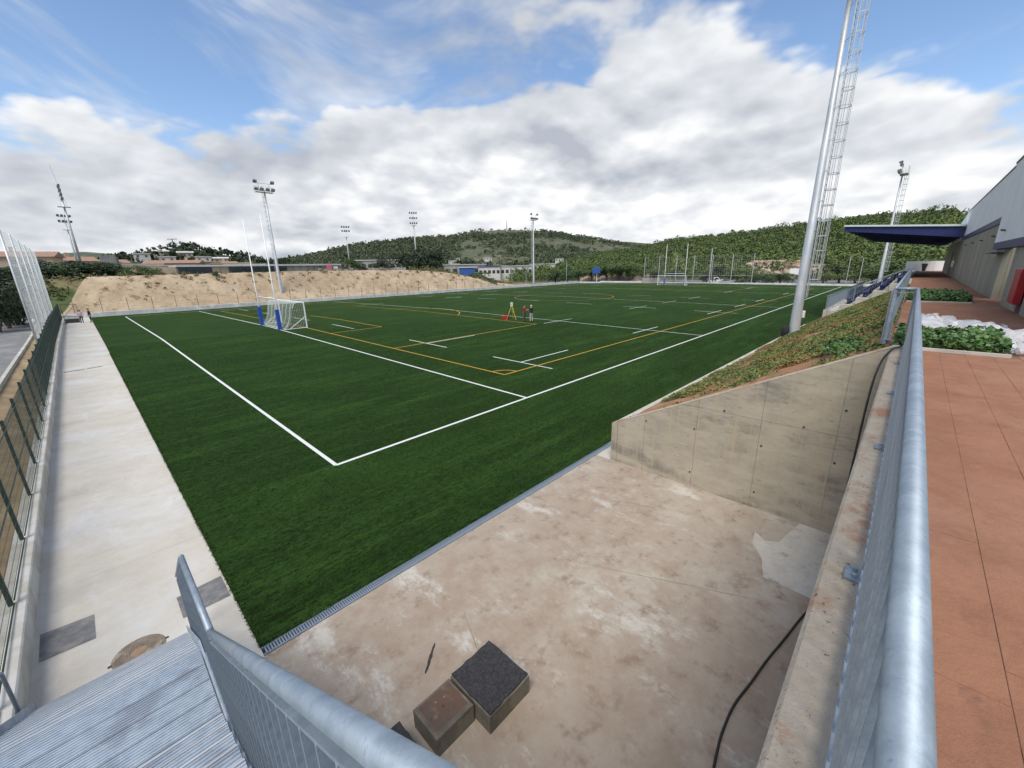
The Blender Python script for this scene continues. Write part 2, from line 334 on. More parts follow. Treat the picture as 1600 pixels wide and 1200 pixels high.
def smooth_noise(x, y, seed=0, oct=4, rough=0.5):
    """cheap vectorised value noise"""
    out = np.zeros(np.broadcast(x, y).shape); amp = 1.0; tot = 0
    for o in range(oct):
        xi = np.floor(x).astype(int); yi = np.floor(y).astype(int); fx = x-xi; fy = y-yi
        fx = fx*fx*(3-2*fx); fy = fy*fy*(3-2*fy)
        def h(a, b):
            q = np.sin(a*127.1+b*311.7+(seed+o)*74.7)*43758.5453; return q-np.floor(q)
        n = (h(xi, yi)*(1-fx)+h(xi+1, yi)*fx)*(1-fy)+(h(xi, yi+1)*(1-fx)+h(xi+1, yi+1)*fx)*fy
        out += amp*(n-0.5)*2; tot += amp; amp *= rough; x = x*2.03+5.3; y = y*2.03+1.7
    return out/tot
def grid_mesh(name, X, Y, Z, m, parent=None, smooth=True):
    a, b = X.shape; v = np.stack([X, Y, Z], -1).reshape(-1, 3)
    i = np.arange(a*b).reshape(a, b)
    f = np.stack([i[:-1, :-1], i[1:, :-1], i[1:, 1:], i[:-1, 1:]], -1).reshape(-1, 4)
    return mesh_np(name, v, f, m, parent, smooth)
def leaf_cards(P, size, nrm=None, tilt=0.6, jitter=0.35, aspect=0.75):
    """one small folded-free quad per point P, facing roughly along nrm with random tilt"""
    n = len(P); d = rng.normal(size=(n, 3))
    if nrm is not None: d = nrm+tilt*d
    d /= np.linalg.norm(d, axis=1, keepdims=True)+1e-9
    a = np.cross(d, rng.normal(size=(n, 3))); a /= np.linalg.norm(a, axis=1, keepdims=True)+1e-9
    b = np.cross(d, a); s = (size*(1+jitter*rng.uniform(-1, 1, n)))[:, None]
    v = np.stack([P-a*s*0.5, P-b*s*0.5*aspect, P+a*s*0.5, P+b*s*0.5*aspect], 1).reshape(-1, 3)
    return v, np.arange(4*n).reshape(n, 4)

# ------------------------------------------------------------------ levels of the place
CROWN = 0.0097; MID = 35.4
def pz(v): return -CROWN*abs(v-MID)               # crowned pitch
G, HALF, WID = 8.83, 59.0, 70.8                   # goal line, halfway line, pitch width
SU, SV = 11.07, 3.65                              # football goal line / touchline
ZT = 3.75                                         # terrace
ZY = -0.42                                        # yard slab
TE = -3.58                                        # turf edge by the walkway
VD = -5.30                                        # turf edge by the drain

# ================================================================== SETTING
# base ground to the horizon
mb = MB(); S = 5000
mb.quad((-S, -S, -1.0), (S, -S, -1.0), (S, S, -1.0), (-S, S, -1.0)); struct(mb.build('ground', 'dry_grass'))

# artificial turf, a crowned sheet
VF, UF = 75.35, 121.5
mb = MB()
mb.quad((TE, VD, pz(VD)), (UF, VD, pz(VD)), (UF, MID, 0), (TE, MID, 0)); mb.quad((TE, MID, 0), (UF, MID, 0), (UF, VF, pz(VF)), (TE, VF, pz(VF)))
turf = struct(mb.build('artificial_turf', 'turf'))
def strip(u0, v0, u1, v1, w, m, name, dz=0.006):
    """painted line on the turf; follows the crown"""
    cuts = [(u0, v0), (u1, v1)]
    if (v0-MID)*(v1-MID) < 0:
        t = (MID-v0)/(v1-v0); cuts.insert(1, (u0+t*(u1-u0), MID))
    d = np.array([u1-u0, v1-v0]); d /= np.linalg.norm(d); n = np.array([-d[1], d[0]])*w/2
    v = []; f = []
    for a, b in cuts: v += [(a+n[0], b+n[1], pz(b+n[1])+dz), (a-n[0], b-n[1], pz(b-n[1])+dz)]
    for i in range(len(cuts)-1): f.append((2*i, 2*i+1, 2*i+3, 2*i+2))
    return mesh_np(name, v, f, m, turf)
def ring(uc, vc, r, a0, a1, n, w, m, name, dz=0.010):
    v = []; f = []
    for i in range(n+1):
        a = a0+(a1-a0)*i/n
        for q in (r-w/2, r+w/2):
            x, y = uc+q*math.cos(a), vc+q*math.sin(a); v.append((x, y, pz(y)+dz))
        if i: f.append((2*i-2, 2*i-1, 2*i+1, 2*i))
    return mesh_np(name, v, f, m, turf)
E2 = 2*HALF
LW = 0.12
for u in (0, G, E2-G, E2): strip(u, 0, u, WID, LW, 'line_white', 'white_line')
for u in (G+22, HALF, E2-G-22): strip(u, 0, u, WID, 0.10, 'line_white', 'white_line')
for v in (0, WID): strip(0, v, E2, v, LW, 'line_white', 'white_line', 0.009)
bars = [5, 15, 25, 35.4, 45.8, 55.8, 65.8]
for u in (G+5.05, HALF-10, HALF+10, E2-G-5.05):
    for v in bars:
        if u in (G+5.05, E2-G-5.05) and v in (25, 35.4, 45.8): v = {25: 29.8, 35.4: 35.4, 45.8: 41.0}[v]
        if v == 35.4 and u in (G+5.05, E2-G-5.05): continue
        strip(u, v-2.5, u, v+2.5, 0.10, 'line_white', 'white_dash')
for v in (5, 15, 55.8, 65.8):
    for a, b in ((G+5, G+10), (28.3, 33.2), (HALF-12.7, HALF-7.7), (HALF-2.5, HALF+2.5), (HALF+7.7, HALF+12.7), (E2-33.2, E2-28.3), (E2-G-10, E2-G-5)):
        strip(a, v, b, v, 0.10, 'line_white', 'white_dash', 0.012)
Y0, Y1 = SV, WID-SV; FU = E2-SU
for u in (SU, FU): strip(u, Y0, u, Y1, 0.10, 'line_yellow', 'yellow_line', 0.010)
for v in (Y0, Y1): strip(SU, v, FU, v, 0.10, 'line_yellow', 'yellow_line', 0.010)
for s, u in ((1, SU), (-1, FU)):
    for hw, dp in ((9.16, 5.2), (20.16, 16.4)):
        strip(u, MID-hw, u+s*dp, MID-hw, 0.10, 'line_yellow', 'yellow_line', 0.011); strip(u, MID+hw, u+s*dp, MID+hw, 0.10, 'line_yellow', 'yellow_line', 0.011)
        strip(u+s*dp, MID-hw, u+s*dp, MID+hw, 0.10, 'line_yellow', 'yellow_line', 0.008)
    a = math.acos(5.4/9.15); c = 0 if s > 0 else math.pi
    ring(u+s*11, MID, 9.15, c-a, c+a, 24, 0.10, 'line_yellow', 'yellow_arc', 0.015)
for u, v, a in ((SU, Y0, 0), (SU, Y1, -math.pi/2), (FU, Y0, math.pi/2), (FU, Y1, math.pi)): ring(u, v, 1.0, a, a+math.pi/2, 10, 0.10, 'line_yellow', 'yellow_arc')
ring(HALF, MID, 9.15, 0, 2*math.pi, 64, 0.10, 'line_yellow', 'yellow_circle', 0.014)
ring(3.05, -2.42, 0.12, 0, 2*math.pi, 20, 0.02, 'turf_blade', 'turf_seam', 0.006)
# pile of the turf where it is near enough to see: upright fibres leaning in brushed bands
n = 420000
ang = rng.uniform(R(2), R(93), n); dist = 6.0*np.exp(rng.uniform(0, 1, n)**0.85*math.log(45/6.0))
bu = CAM[0]+dist*np.cos(ang); bv = CAM[1]+dist*np.sin(ang)
ok = (bu > TE+0.01) & (bv > VD+0.01) & (bu < 60)
for a in (0, G, SU): ok &= ~((np.abs(bu-a) < 0.09) & (bv > -0.1))
for a in (0, SV): ok &= ~((np.abs(bv-a) < 0.09) & (bu > -0.1))
for a, b, c_, d_ in ((G+4.9, G+5.2, 2.4, 7.6), (G+4.9, G+10.1, 4.9, 5.1), (G+4.9, G+5.2, 12.4, 17.6), (G+4.9, G+10.1, 14.9, 15.1), (28.2, 33.3, 4.9, 5.1), (28.2, 33.3, 14.9, 15.1), (SU-0.1, SU+1.15, SV-0.1, SV+1.15), (SU, 28, 15.1, 15.4), (30.7, 30.95, -1, 60), (27.35, 27.6, 15, 50)): ok &= ~((bu > a) & (bu < b) & (bv > c_) & (bv < d_))
bu, bv, dist = bu[ok], bv[ok], dist[ok]; n = len(bu)
h_ = rng.uniform(0.016, 0.036, n); w_ = 0.0045*np.clip(dist/9, 1, 4)
lean = 0.9*smooth_noise(bu*0.35, bv*1.3, 17, 3)
lx = h_*(lean+rng.normal(0, 0.45, n)); ly = h_*rng.normal(0, 0.5, n); th = rng.uniform(0, math.pi, n)
base = np.column_stack([bu, bv, -CROWN*np.abs(bv-MID)+0.001]); wx = np.column_stack([np.cos(th), np.sin(th), np.zeros(n)])*w_[:, None]
tip = base+np.column_stack([lx, ly, h_])
v_ = np.stack([base-wx, base+wx, tip], 1).reshape(-1, 3); f_ = np.arange(3*n).reshape(n, 3)
tag(mesh_np('turf_pile', v_, f_, 'turf_blade', turf), kind='stuff')
# frayed fibre fringe along the cut edges of the turf
n = 5200
pv = np.concatenate([np.stack([np.full(n, TE)+rng.uniform(-0.03, 0.05, n), rng.uniform(VD, 30, n)], 1), np.stack([rng.uniform(TE, 7, n), np.full(n, VD)+rng.uniform(-0.015, 0.05, n)], 1)])
P = np.column_stack([pv, -CROWN*np.abs(pv[:, 1]-MID)+0.012])
v_, f_ = leaf_cards(P, np.full(len(P), 0.05), np.array([[0, 0, 0.2]]), 1.0, 0.5, 0.25)
tag(mesh_np('turf_fringe', v_, f_, 'turf_blade', turf), kind='stuff')

# concrete walkway by the fence, following the crown, in cast bays
wk = struct(bpy.data.objects.new('walkway', None)); link(wk)
vs = np.linspace(-12.0, 75.9, 9)
for i in range(len(vs)-1):
    a, b = vs[i]+0.002, vs[i+1]-0.002; mb = MB()
    za, zb = pz(a)-0.03, pz(b)-0.03
    pts = [a]+([MID] if a < MID < b else [])+[b]
    for j in range(len(pts)-1):
        c, d = pts[j], pts[j+1]; zc, zd = pz(c)-0.03, pz(d)-0.03
        mb.quad((-6.12, c, zc), (TE-0.004, c, zc), (TE-0.004, d, zd), (-6.12, d, zd)); mb.quad((-6.12, c, zc-0.15), (-6.12, c, zc), (-6.12, d, zd), (-6.12, d, zd-0.15))
    mb.build('slab', 'walk', wk)
mb = MB(); mb.quad((-6.2, -12, -0.52), (TE, -12, -0.52), (TE, MID, -0.06), (-6.2, MID, -0.06)); mb.quad((-6.2, MID, -0.06), (TE, MID, -0.06), (TE, 76, -0.46), (-6.2, 76, -0.46)); mb.build('slab_joint', 'joint', wk)
# dark repair patches and slot on the walkway
for pts, m in (([(-6.06, -2.27), (-5.41, -2.35), (-5.41, -3.06), (-6.05, -3.02)], 'dark_patch'), ([(-4.33, -2.96), (-3.62, -2.90), (-3.62, -3.64), (-4.33, -3.64)], 'dark_patch'), ([(-5.9, 24.2), (-5.0, 24.35), (-5.0, 24.6), (-5.9, 24.45)], 'dark_patch'), ([(-4.9, 24.5), (-4.2, 24.6), (-4.2, 24.85), (-4.9, 24.75)], 'dark_patch')):
    mb = MB(); mb.quad(*[(x, y, pz(y)-0.03+0.005) for x, y in reversed(pts)]); mb.build('repair_patch', m, wk)

# yard slab in four pours
yd = struct(bpy.data.objects.new('yard', None)); link(yd)
mb = MB(); mb.quad((TE-0.6, -11.79, ZY-0.02), (6.0, -11.79, ZY-0.02), (6.0, VD-0.2, ZY-0.02), (TE-0.6, VD-0.2, ZY-0.02)); mb.build('slab_joint', 'joint', yd)
for a, b in ((TE-0.55, -0.60), (-0.598, 6.0)):
    for c, d in ((-11.79, VD-0.20),):
        mb = MB(); mb.box((a, c, ZY-0.1), (b, d, ZY)); mb.build('slab', 'yard', yd)
mb = MB(); mb.quad(*[(x, y, ZY+0.005) for x, y in reversed([(4.98, -10.28), (4.78, -10.52), (4.9, -10.75), (5.98, -10.95), (5.98, -11.78), (3.5, -11.78), (3.53, -10.78), (4.1, -10.62), (4.5, -10.35)])]); mb.build('repair_patch', 'pale_patch', yd)
def ribbon_mark(pts, w, m, name, par=yd, z=ZY+0.004):
    v = []; f = []
    for i, (x, y) in enumerate(pts):
        a = np.array(pts[max(i-1, 0)]); b = np.array(pts[min(i+1, len(pts)-1)]); d = (b-a)/np.linalg.norm(b-a); n_ = np.array([-d[1], d[0]])*w*(0.35+0.65*math.sin(math.pi*(i+0.6)/(len(pts)+0.2)))*random.uniform(0.7, 1.2)/2
        v += [(x+n_[0], y+n_[1], z), (x-n_[0], y-n_[1], z)]
        if i: f.append((2*i-2, 2*i-1, 2*i+1, 2*i))
    return mesh_np(name, v, f, m, par)
def wander(a, b, n, amp): return [(a[0]+(b[0]-a[0])*i/n+random.uniform(-amp, amp), a[1]+(b[1]-a[1])*i/n+random.uniform(-amp, amp)) for i in range(n+1)]
ribbon_mark(wander((-1.62, -7.30), (-2.02, -7.62), 14, 0.004), 0.05, 'rubber', 'skid_mark')
ribbon_mark(wander((1.55, -8.05), (3.05, -11.3), 26, 0.006), 0.012, 'crack', 'saw_cut', z=ZY+0.003)
ribbon_mark(wander((-0.86, -7.1), (-1.30, -8.05), 12, 0.012), 0.010, 'crack', 'crack', z=ZY+0.003)
ribbon_mark(wander((3.6, -6.3), (4.9, -9.4), 24, 0.02), 0.008, 'crack', 'crack', z=ZY+0.003)
mb = MB(); mb.quad((6.0, -6.0, ZY-0.01), (UF+3, -6.0, ZY-0.01), (UF+3, VD-0.19, ZY-0.01), (6.0, VD-0.19, ZY-0.01)); mb.build('edge_strip', 'walk', yd)

# ================================================================== DRAIN
dr = thing('drain_channel', 'slotted galvanised drain channel between dark turf and brown concrete yard', 'drain', (TE, VD, ZY))
mb = MB(); mb.box((TE, VD-0.19, ZY-0.10), (UF, VD-0.004, ZY-0.04)); mb.build('channel', 'steel_dark', dr)
mb = MB(); mb.box((TE, VD-0.19, ZY-0.04), (UF, VD-0.165, ZY+0.012)); mb.box((TE, VD-0.030, ZY-0.04), (UF, VD-0.004, ZY+0.012)); mb.build('edge_frame', 'galv', dr)
mb = MB(); mb.box((-0.013, -0.068, -0.012), (0.013, 0.068, 0.008)); g0 = mesh_np('grate_bar', np.array(mb.v)+WL[dr.name], mb.f, 'galv', dr); g0.location = Vector((TE+0.05, VD-0.098, ZY))-Vector(WL[dr.name])
for i in range(1, 290): share(g0, 'grate_bar', dr, (TE+0.05+i*0.042, VD-0.098, ZY))
mb = MB()
for i in range(290, 2900): x = TE+0.05+i*0.042; mb.box((x-0.013, VD-0.163, ZY-0.01), (x+0.013, VD-0.032, ZY+0.008))
tag(mb.build('grate_bars', 'galv', dr), kind='stuff')

# ================================================================== WALLS ROUND THE YARD
# sloping retaining wall, cast in shuttered panels
wl = thing('sloping_wall', 'stained concrete retaining wall with sloping top between yard and ivy bank', 'wall', (6.0, -9, ZY))
def wtop(v): return 0.79+(-6.0-v)*0.517
def wall_piece(v0, v1, z0, z1):
    """front panel between joints, clipped by the sloping top"""
    pts = []
    for v in (v0, v1):
        pts.append((v, z0))
    top = [(v, min(z1, wtop(v)-0.0)) for v in (v1, v0)]
    if wtop(v0) < z0 and wtop(v1) < z0: return None
    poly = [(v0, z0), (v1, z0)]
    vx = -6.0-(z1-0.79)/0.517            # where the slope meets z1
    v_z0 = -6.0-(z0-0.79)/0.517
    lo, hi = min(v0, v1), max(v0, v1)    # lo is nearer the terrace (higher)
    poly = [(hi, z0), (lo, z0), (lo, min(z1, wtop(lo)))]
    if lo < vx < hi: poly.append((vx, z1))
    if wtop(hi) > z0+0.01: poly.append((hi, min(z1, wtop(hi))))
    elif lo < v_z0 < hi: poly[0] = (v_z0, z0)
    return poly
vj = [-6.20, -7.04, -8.45, -9.88, -11.28, -11.79]; zj = [ZY, 1.85, 4.0]
for i in range(len(vj)-1):
    for k in range(2):
        p = wall_piece(vj[i]-0.004, vj[i+1]+0.004, zj[k]+(0.004 if k else 0), zj[k+1]-0.004)
        if p and max(z for _, z in p)-zj[k] > 0.05:
            mb = MB(); off = random.uniform(0, 0.004); mb.prism([(6.0-off, v, z) for v, z in p], (0.12, 0, 0)); mb.build('panel', 'concrete_wall', wl)
mb = MB(); mb.prism([(6.012, -6.01, ZY), (6.012, -11.79, ZY), (6.012, -11.79, wtop(-11.79)-0.01), (6.012, -6.01, wtop(-6.01)-0.01)], (0.22, 0, 0)); mb.build('wall_core', 'concrete_wall', wl)
mb = MB(); mb.prism([(5.992, -6.0, ZY), (5.992, -6.19, ZY), (5.992, -6.19, wtop(-6.19)), (5.992, -6.0, wtop(-6.0))], (0.25, 0, 0)); mb.build('end_pier', 'concrete_wall', wl)
mb = MB(); mb.prism([(5.995, -6.0, wtop(-6.0)+0.002), (6.24, -6.0, wtop(-6.0)+0.002), (6.24, -11.80, wtop(-11.80)+0.002), (5.995, -11.80, wtop(-11.80)+0.002)], (0, 0, 0.012)); mb.build('top_edge', 'cap', wl)
for v, z in ((-9.06, 1.90), (-10.69, 1.90), (-7.08, 1.14), (-8.40, 1.24), (-9.95, 1.23), (-11.34, 2.43), (-11.33, 1.24), (-8.40, 0.0), (-9.95, 0.0)):
    mb = MB(); mb.tube([(5.985, v, z), (6.0, v, z)], 0.022, 10); mb.build('tie_hole', 'steel_dark', wl)
# low retaining wall along the pitch under the ivy bank
def kerb_z(u): return 0.79-0.0108*(u-6)
rw = thing('pitchside_wall', 'long low concrete wall holding the ivy bank along the pitch edge', 'wall', (6.3, -6.0, ZY))
mb = MB()
mb.add([(6.24, -6.0, ZY-0.1), (36.5, -6.0, ZY-0.1), (36.5, -6.0, kerb_z(36.5)), (6.24, -6.0, kerb_z(6.24)), (6.24, -6.17, ZY-0.1), (36.5, -6.17, ZY-0.1), (36.5, -6.17, kerb_z(36.5)), (6.24, -6.17, kerb_z(6.24))], [(0, 1, 2, 3), (7, 6, 5, 4), (3, 2, 6, 7), (1, 5, 6, 2), (0, 3, 7, 4)])
mb.build('wall', 'concrete_pale', rw)
# terrace retaining wall, hidden face, with its rough coping
tw = thing('terrace_wall', 'rough pinkish coping wall under the galvanised terrace railing', 'wall', (0, -11.79, ZY))
mb = MB(); mb.box((-3.95, -12.05, ZY), (6.0, -11.80, 3.70)); mb.build('wall', 'concrete_wall', tw)
for i in range(5):
    a = -3.95+i*2.05; b = min(a+2.044, 6.26); mb = MB(); mb.bevbox((a, -12.10, 3.70), (b, -11.785, 3.775), 0.018); mb.build('coping', 'cap', tw)

# ivy bank
nu, nv = 90, 26
U, V = np.meshgrid(np.linspace(6.15, 36.6, nu), np.linspace(-6.15, -11.75, nv), indexing='ij')
base = (0.79-0.0108*(U-6)); Z = base+(-6.15-V)/5.6*(3.70-base)-0.03+0.05*smooth_noise(U*1.3, V*1.3, 3)*np.clip((-6.1-V)*2, 0, 1)
bank = struct(grid_mesh('bank', U, V, Z, 'soil'))
def bank_z(u, v): b = 0.79-0.0108*(u-6); return b+(-6.15-v)/5.6*(3.70-b)-0.03
n = 170000
u = 6.3+30.2*rng.uniform(0, 1, n)**1.25; v = rng.uniform(-11.7, -6.2, n)
d = smooth_noise(u*0.9, v*0.9, 11, 4)+0.35*smooth_noise(u*4, v*4, 5, 2)+0.012*(u-6)+0.06*(-v-8)
k = d > rng.uniform(-0.14, 0.56, n); u, v, d = u[k], v[k], d[k]
hz = rng.uniform(0.0, 0.10, len(u))*np.clip(0.6+d, 0.3, 1.6)
P = np.column_stack([u, v, bank_z(u, v)+0.02+hz])
v_, f_ = leaf_cards(P, np.full(len(P), 0.062), np.array([[0, 0.35, 0.9]]), 0.55, 0.4)
iv = tag(mesh_np('ivy_cover', v_, f_, 'ivy'), 'patchy green and yellowing ivy covering the orange earth bank', 'ground cover', kind='stuff')
def bush(name, label, cat, c, size, n, leaf, m, mstem='bark', group=None, flat=True):
    """low leafy mound"""
    t = thing(name, label, cat, c, group)
    q = rng.normal(size=(n, 3)); q /= np.linalg.norm(q, axis=1, keepdims=True); q[:, 2] = np.abs(q[:, 2]); q *= rng.uniform(0.55, 1.0, n)[:, None]**0.5
    lump = 1+0.28*smooth_noise(q[:, 0]*3+c[0], q[:, 1]*3+c[1], 9)
    P = np.array(c)+q*np.array(size)*lump[:, None]
    v_, f_ = leaf_cards(P, np.full(n, leaf), q*0.6+np.array([[0, 0, 0.6]]), 0.6, 0.4)
    tag(mesh_np('foliage', v_, f_, m, t), kind='stuff')
    mb = MB()
    for i in range(7):
        a = i*0.9; mb.tube([(c[0], c[1], c[2]-0.03), (c[0]+math.cos(a)*size[0]*0.5, c[1]+math.sin(a)*size[1]*0.5, c[2]+size[2]*0.6)], 0.012, 5)
    mb.build('stems', mstem, t); return t
bush('shrub', 'dark green clump of ivy beside the top of the sloping wall', 'shrub', (8.6, -11.0, bank_z(8.6, -11.0)), (1.2, 0.50, 0.24), 1500, 0.085, 'ivy_dark')

# ================================================================== TERRACE
tr = struct(bpy.data.objects.new('terrace', None)); link(tr)
mb = MB(); mb.box((-3.9, -15.2, ZT-0.5), (6.25, -12.10, ZT-0.0035)); mb.box((6.25, -15.2, ZT-0.5), (82, -11.75, ZT-0.0035)); mb.build('bed', 'joint', tr)
# imprinted paving, stretcher courses running away from the camera
cw, cl = 0.325, 0.385; slabs = {}
cnt = 0; stuff = MB()
rows = int((15.1-12.11)/cw)+1
for r in range(rows):
    y1 = -12.112-r*cw; y0 = y1-cw+0.0025
    x = -3.9-(r % 2)*cl*0.5-random.uniform(0, 0.1); i = 0
    while x < 60:
        ln = cl*(1+(0.35 if (i*7+r*3) % 5 == 0 else 0)); a, b = max(x, -3.9), x+ln-0.0025
        inbed = 6.25 < (a+b)/2 < 8.9 and y1 > -13.35
        inbed2 = 18.6 < (a+b)/2 < 24.0 and y1 > -13.6
        if b > -3.85 and not inbed and not inbed2:
            h = random.uniform(-0.003, 0.003)
            if cnt < 290 and x < 13:
                mb = MB(); mb.bevbox((a, y0, ZT-0.03), (b, y1, ZT+h*0.4), 0.0012); mb.build('paver', 'terracotta', tr); cnt += 1
            else: stuff.box((a, y0, ZT-0.02), (b, y1, ZT+h))
        x += ln; i += 1
stuff.box((60, -15.1, ZT-0.02), (82, -12.1, ZT))
stuff.box((8.9, -12.105, ZT-0.02), (18.6, -11.76, ZT)); stuff.box((24, -12.105, ZT-0.02), (82, -11.76, ZT))
tag(stuff.build('paver_field', 'terracotta', tr), kind='stuff')
# planting beds
def plant_bed(u0, u1, v0, v1, n, label, leaf):
    t = thing('plant_bed', label, 'plant bed', ((u0+u1)/2, (v0+v1)/2, ZT), None)
    mb = MB(); mb.box((u0, v0, ZT-0.05), (u1, v1, ZT+0.015)); mb.build('soil', 'soil', t)
    mb = MB()
    mb.box((u0-0.09, v0, ZT-0.05), (u0-0.002, v1, ZT+0.05)); mb.build('kerb', 'concrete_pale', t)
    u = rng.uniform(u0+0.05, u1, n); v = rng.uniform(v0, v1, n); lump = 0.5+0.5*smooth_noise(u*1.7, v*1.7, 21, 3)
    P = np.column_stack([u, v, ZT+0.03+rng.uniform(0, 1, n)**0.8*(0.08+0.24*np.clip(lump, 0, 1))])
    v_, f_ = leaf_cards(P, np.full(n, leaf), np.array([[-0.2, 0.1, 0.9]]), 0.6, 0.45)
    tag(mesh_np('foliage', v_, f_, 'ivy_dark', t), kind='stuff')
plant_bed(6.35, 8.5, -13.30, -11.80, 4000, 'leafy green plant bed beside the railing return, nearest the camera', 0.08)
plant_bed(18.8, 23.9, -13.60, -11.80, 6500, 'low green plant bed farther along the terrace by the building', 0.12)
# crumpled plastic sheeting
nu, nv = 60, 34
A, B = np.meshgrid(np.linspace(0, 1, nu), np.linspace(0, 1, nv), indexing='ij')
U = 7.9+4.2*A*(1-0.45*B)+0.35*smooth_noise(A*4, B*4, 31); V = -11.9-1.75*B+0.25*smooth_noise(A*5+3, B*5, 32)
Z = ZT+0.05+0.22*np.abs(smooth_noise(A*9, B*6, 33, 4))+0.42*np.abs(smooth_noise(A*3.3, B*2.7, 34, 3))*np.sin(np.pi*np.clip(A, 0, 1))
o = grid_mesh('plastic_sheet', U, V, Z, 'plastic', None, False); tag(o, 'crumpled white plastic sheeting lying on the paving behind the plants', 'plastic sheet')
A, B = np.meshgrid(np.linspace(0, 1, 26), np.linspace(0, 1, 18), indexing='ij')
o = grid_mesh('plastic_sheet', 6.5+1.3*A+0.1*smooth_noise(A*5, B*5, 41), -13.30-0.5*B+0.08*smooth_noise(A*5, B*4, 42), ZT+0.02+0.22*np.abs(smooth_noise(A*5, B*5, 43, 4)), 'plastic', None, False)
tag(o, 'small crumpled plastic wrap at the right end of the near plant bed', 'plastic sheet')

# ================================================================== RAILINGS
def railing(name, label, p0, p1, h=1.1, pitch=0.115, r=0.026, posts=2.0, base=0.10, parent_loc=None, bar_w=0.034, bar_t=0.008, plates=True):
    """galvanised railing from floor point p0 to p1: round top rail, flat bottom rail, flat upright bars, posts with base plates"""
    p0 = Vector(p0); p1 = Vector(p1); t = thing(name, label, 'railing', tuple(p0))
    d = p1-p0; ln = math.hypot(d.x, d.y); hd = Vector((d.x, d.y, 0)).normalized(); up = Vector((0, 0, 1))
    mb = MB(); mb.tube([p0+up*h, p1+up*h], r, 16); mb.build('top_rail', 'galv', t, True)
    mb = MB(); mb.bar(p0+up*base, p1+up*base, 0.045, 0.012); mb.build('bottom_rail', 'galv', t)
    mb = MB(); mb.bar(p0+up*(h-0.07), p1+up*(h-0.07), 0.03, 0.010); mb.build('upper_flat', 'galv', t)
    n = int(ln/pitch)
    mb = MB(); mb.bar((0, 0, 0), (0, 0, h-0.07-base-0.008), bar_w, bar_t); 
    mb.v = [tuple(Matrix.Rotation(math.atan2(hd.y, hd.x), 3, 'Z') @ Vector(q)) for q in mb.v]
    b0 = None
    for i in range(1, n):
        q = p0+d*(i/n)+up*(base+0.007)
        if b0 is None:
            b0 = mesh_np('baluster', np.array(mb.v)+WL[t.name], mb.f, 'galv', t); b0.location = q-p0
        else: share(b0, 'baluster', t, q)
    k = max(1, round(ln/posts))
    for i in range(k+1):
        q = p0+d*(i/k); mb = MB(); mb.bar(q+up*0.003, q+up*(h-0.01), 0.05, 0.012, tuple(hd.cross(up))); mb.build('post', 'galv', t)
        if plates:
            nrm = Vector((-hd.y, hd.x, 0)); pl = MB(); c = q+nrm*0.045
            pl.box((c.x-0.06, c.y-0.04, c.z+0.03), (c.x+0.06, c.y+0.04, c.z+0.04))
            bp_ = pl.build('base_plate', 'galv', t)
            for s in (-1, 1):
                bo = MB(); e_ = c+hd*0.03*s; bo.tube([(e_.x, e_.y, e_.z+0.04), (e_.x, e_.y, e_.z+0.058)], 0.011, 6); bo.build('bolt', 'galv', bp_)
    return t
railing('terrace_railing', 'long galvanised railing along the coping, running away beside the red paving', (-4.02, -11.97, ZT), (6.62, -11.97, ZT), 1.10)
railing('terrace_railing', 'short galvanised railing return at the plant bed end of the coping', (6.66, -11.95, ZT), (6.66, -11.66, ZT), 1.10, posts=0.4, plates=False)
railing('terrace_railing', 'far galvanised railing along the top of the ivy bank', (6.72, -11.65, ZT), (38.9, -11.62, ZT), 1.10, posts=2.4, plates=False)
mb = MB(); mb.box((6.70, -11.73, ZT), (6.715, -11.60, ZT+1.08)); tag(mb.build('railing_end_post', 'galv'), 'broad flat end post where the far terrace railing begins', 'railing')
UR = -4.30; ZL = 2.02
railing('stair_railing', 'galvanised railing sloping along the upper stair flight, nearest the camera', (UR, -11.80, ZT+0.166), (UR, -8.98, 2.06), 1.10, r=0.0215, posts=1.4, pitch=0.105, plates=False)
railing('stair_railing', 'short level railing along the stair landing', (UR+0.002, -8.96, 2.04), (UR+0.004, -7.90, ZL), 1.12, r=0.0215, posts=1.1, pitch=0.105, plates=False)
railing('stair_railing', 'railing descending the lower stair flight to the walkway', (UR+0.006, -7.88, ZL), (UR+0.03, -4.1, -0.40), 1.12, r=0.0215, posts=1.3, pitch=0.105, plates=False)
t = thing('stair_handrail', 'left stair handrail post standing against the low kerb wall', 'railing', (-6.09, -4.45, ZY))
mb = MB(); mb.tube([(-6.09, -4.45, ZY), (-6.09, -4.45, 0.62), (-6.09, -7.8, 2.95), (-6.09, -8.8, 2.98), (-6.09, -11.2, 4.75)], 0.022, 10); mb.build('handrail', 'galv', t, True)
for i in range(1, 4): y = -4.45-i*1.7; mb = MB(); mb.bar((-6.09, y, 0.62+(-4.45-y)*0.64-0.95), (-6.09, y, 0.62+(-4.45-y)*0.64), 0.04, 0.012); mb.build('post', 'galv', t)

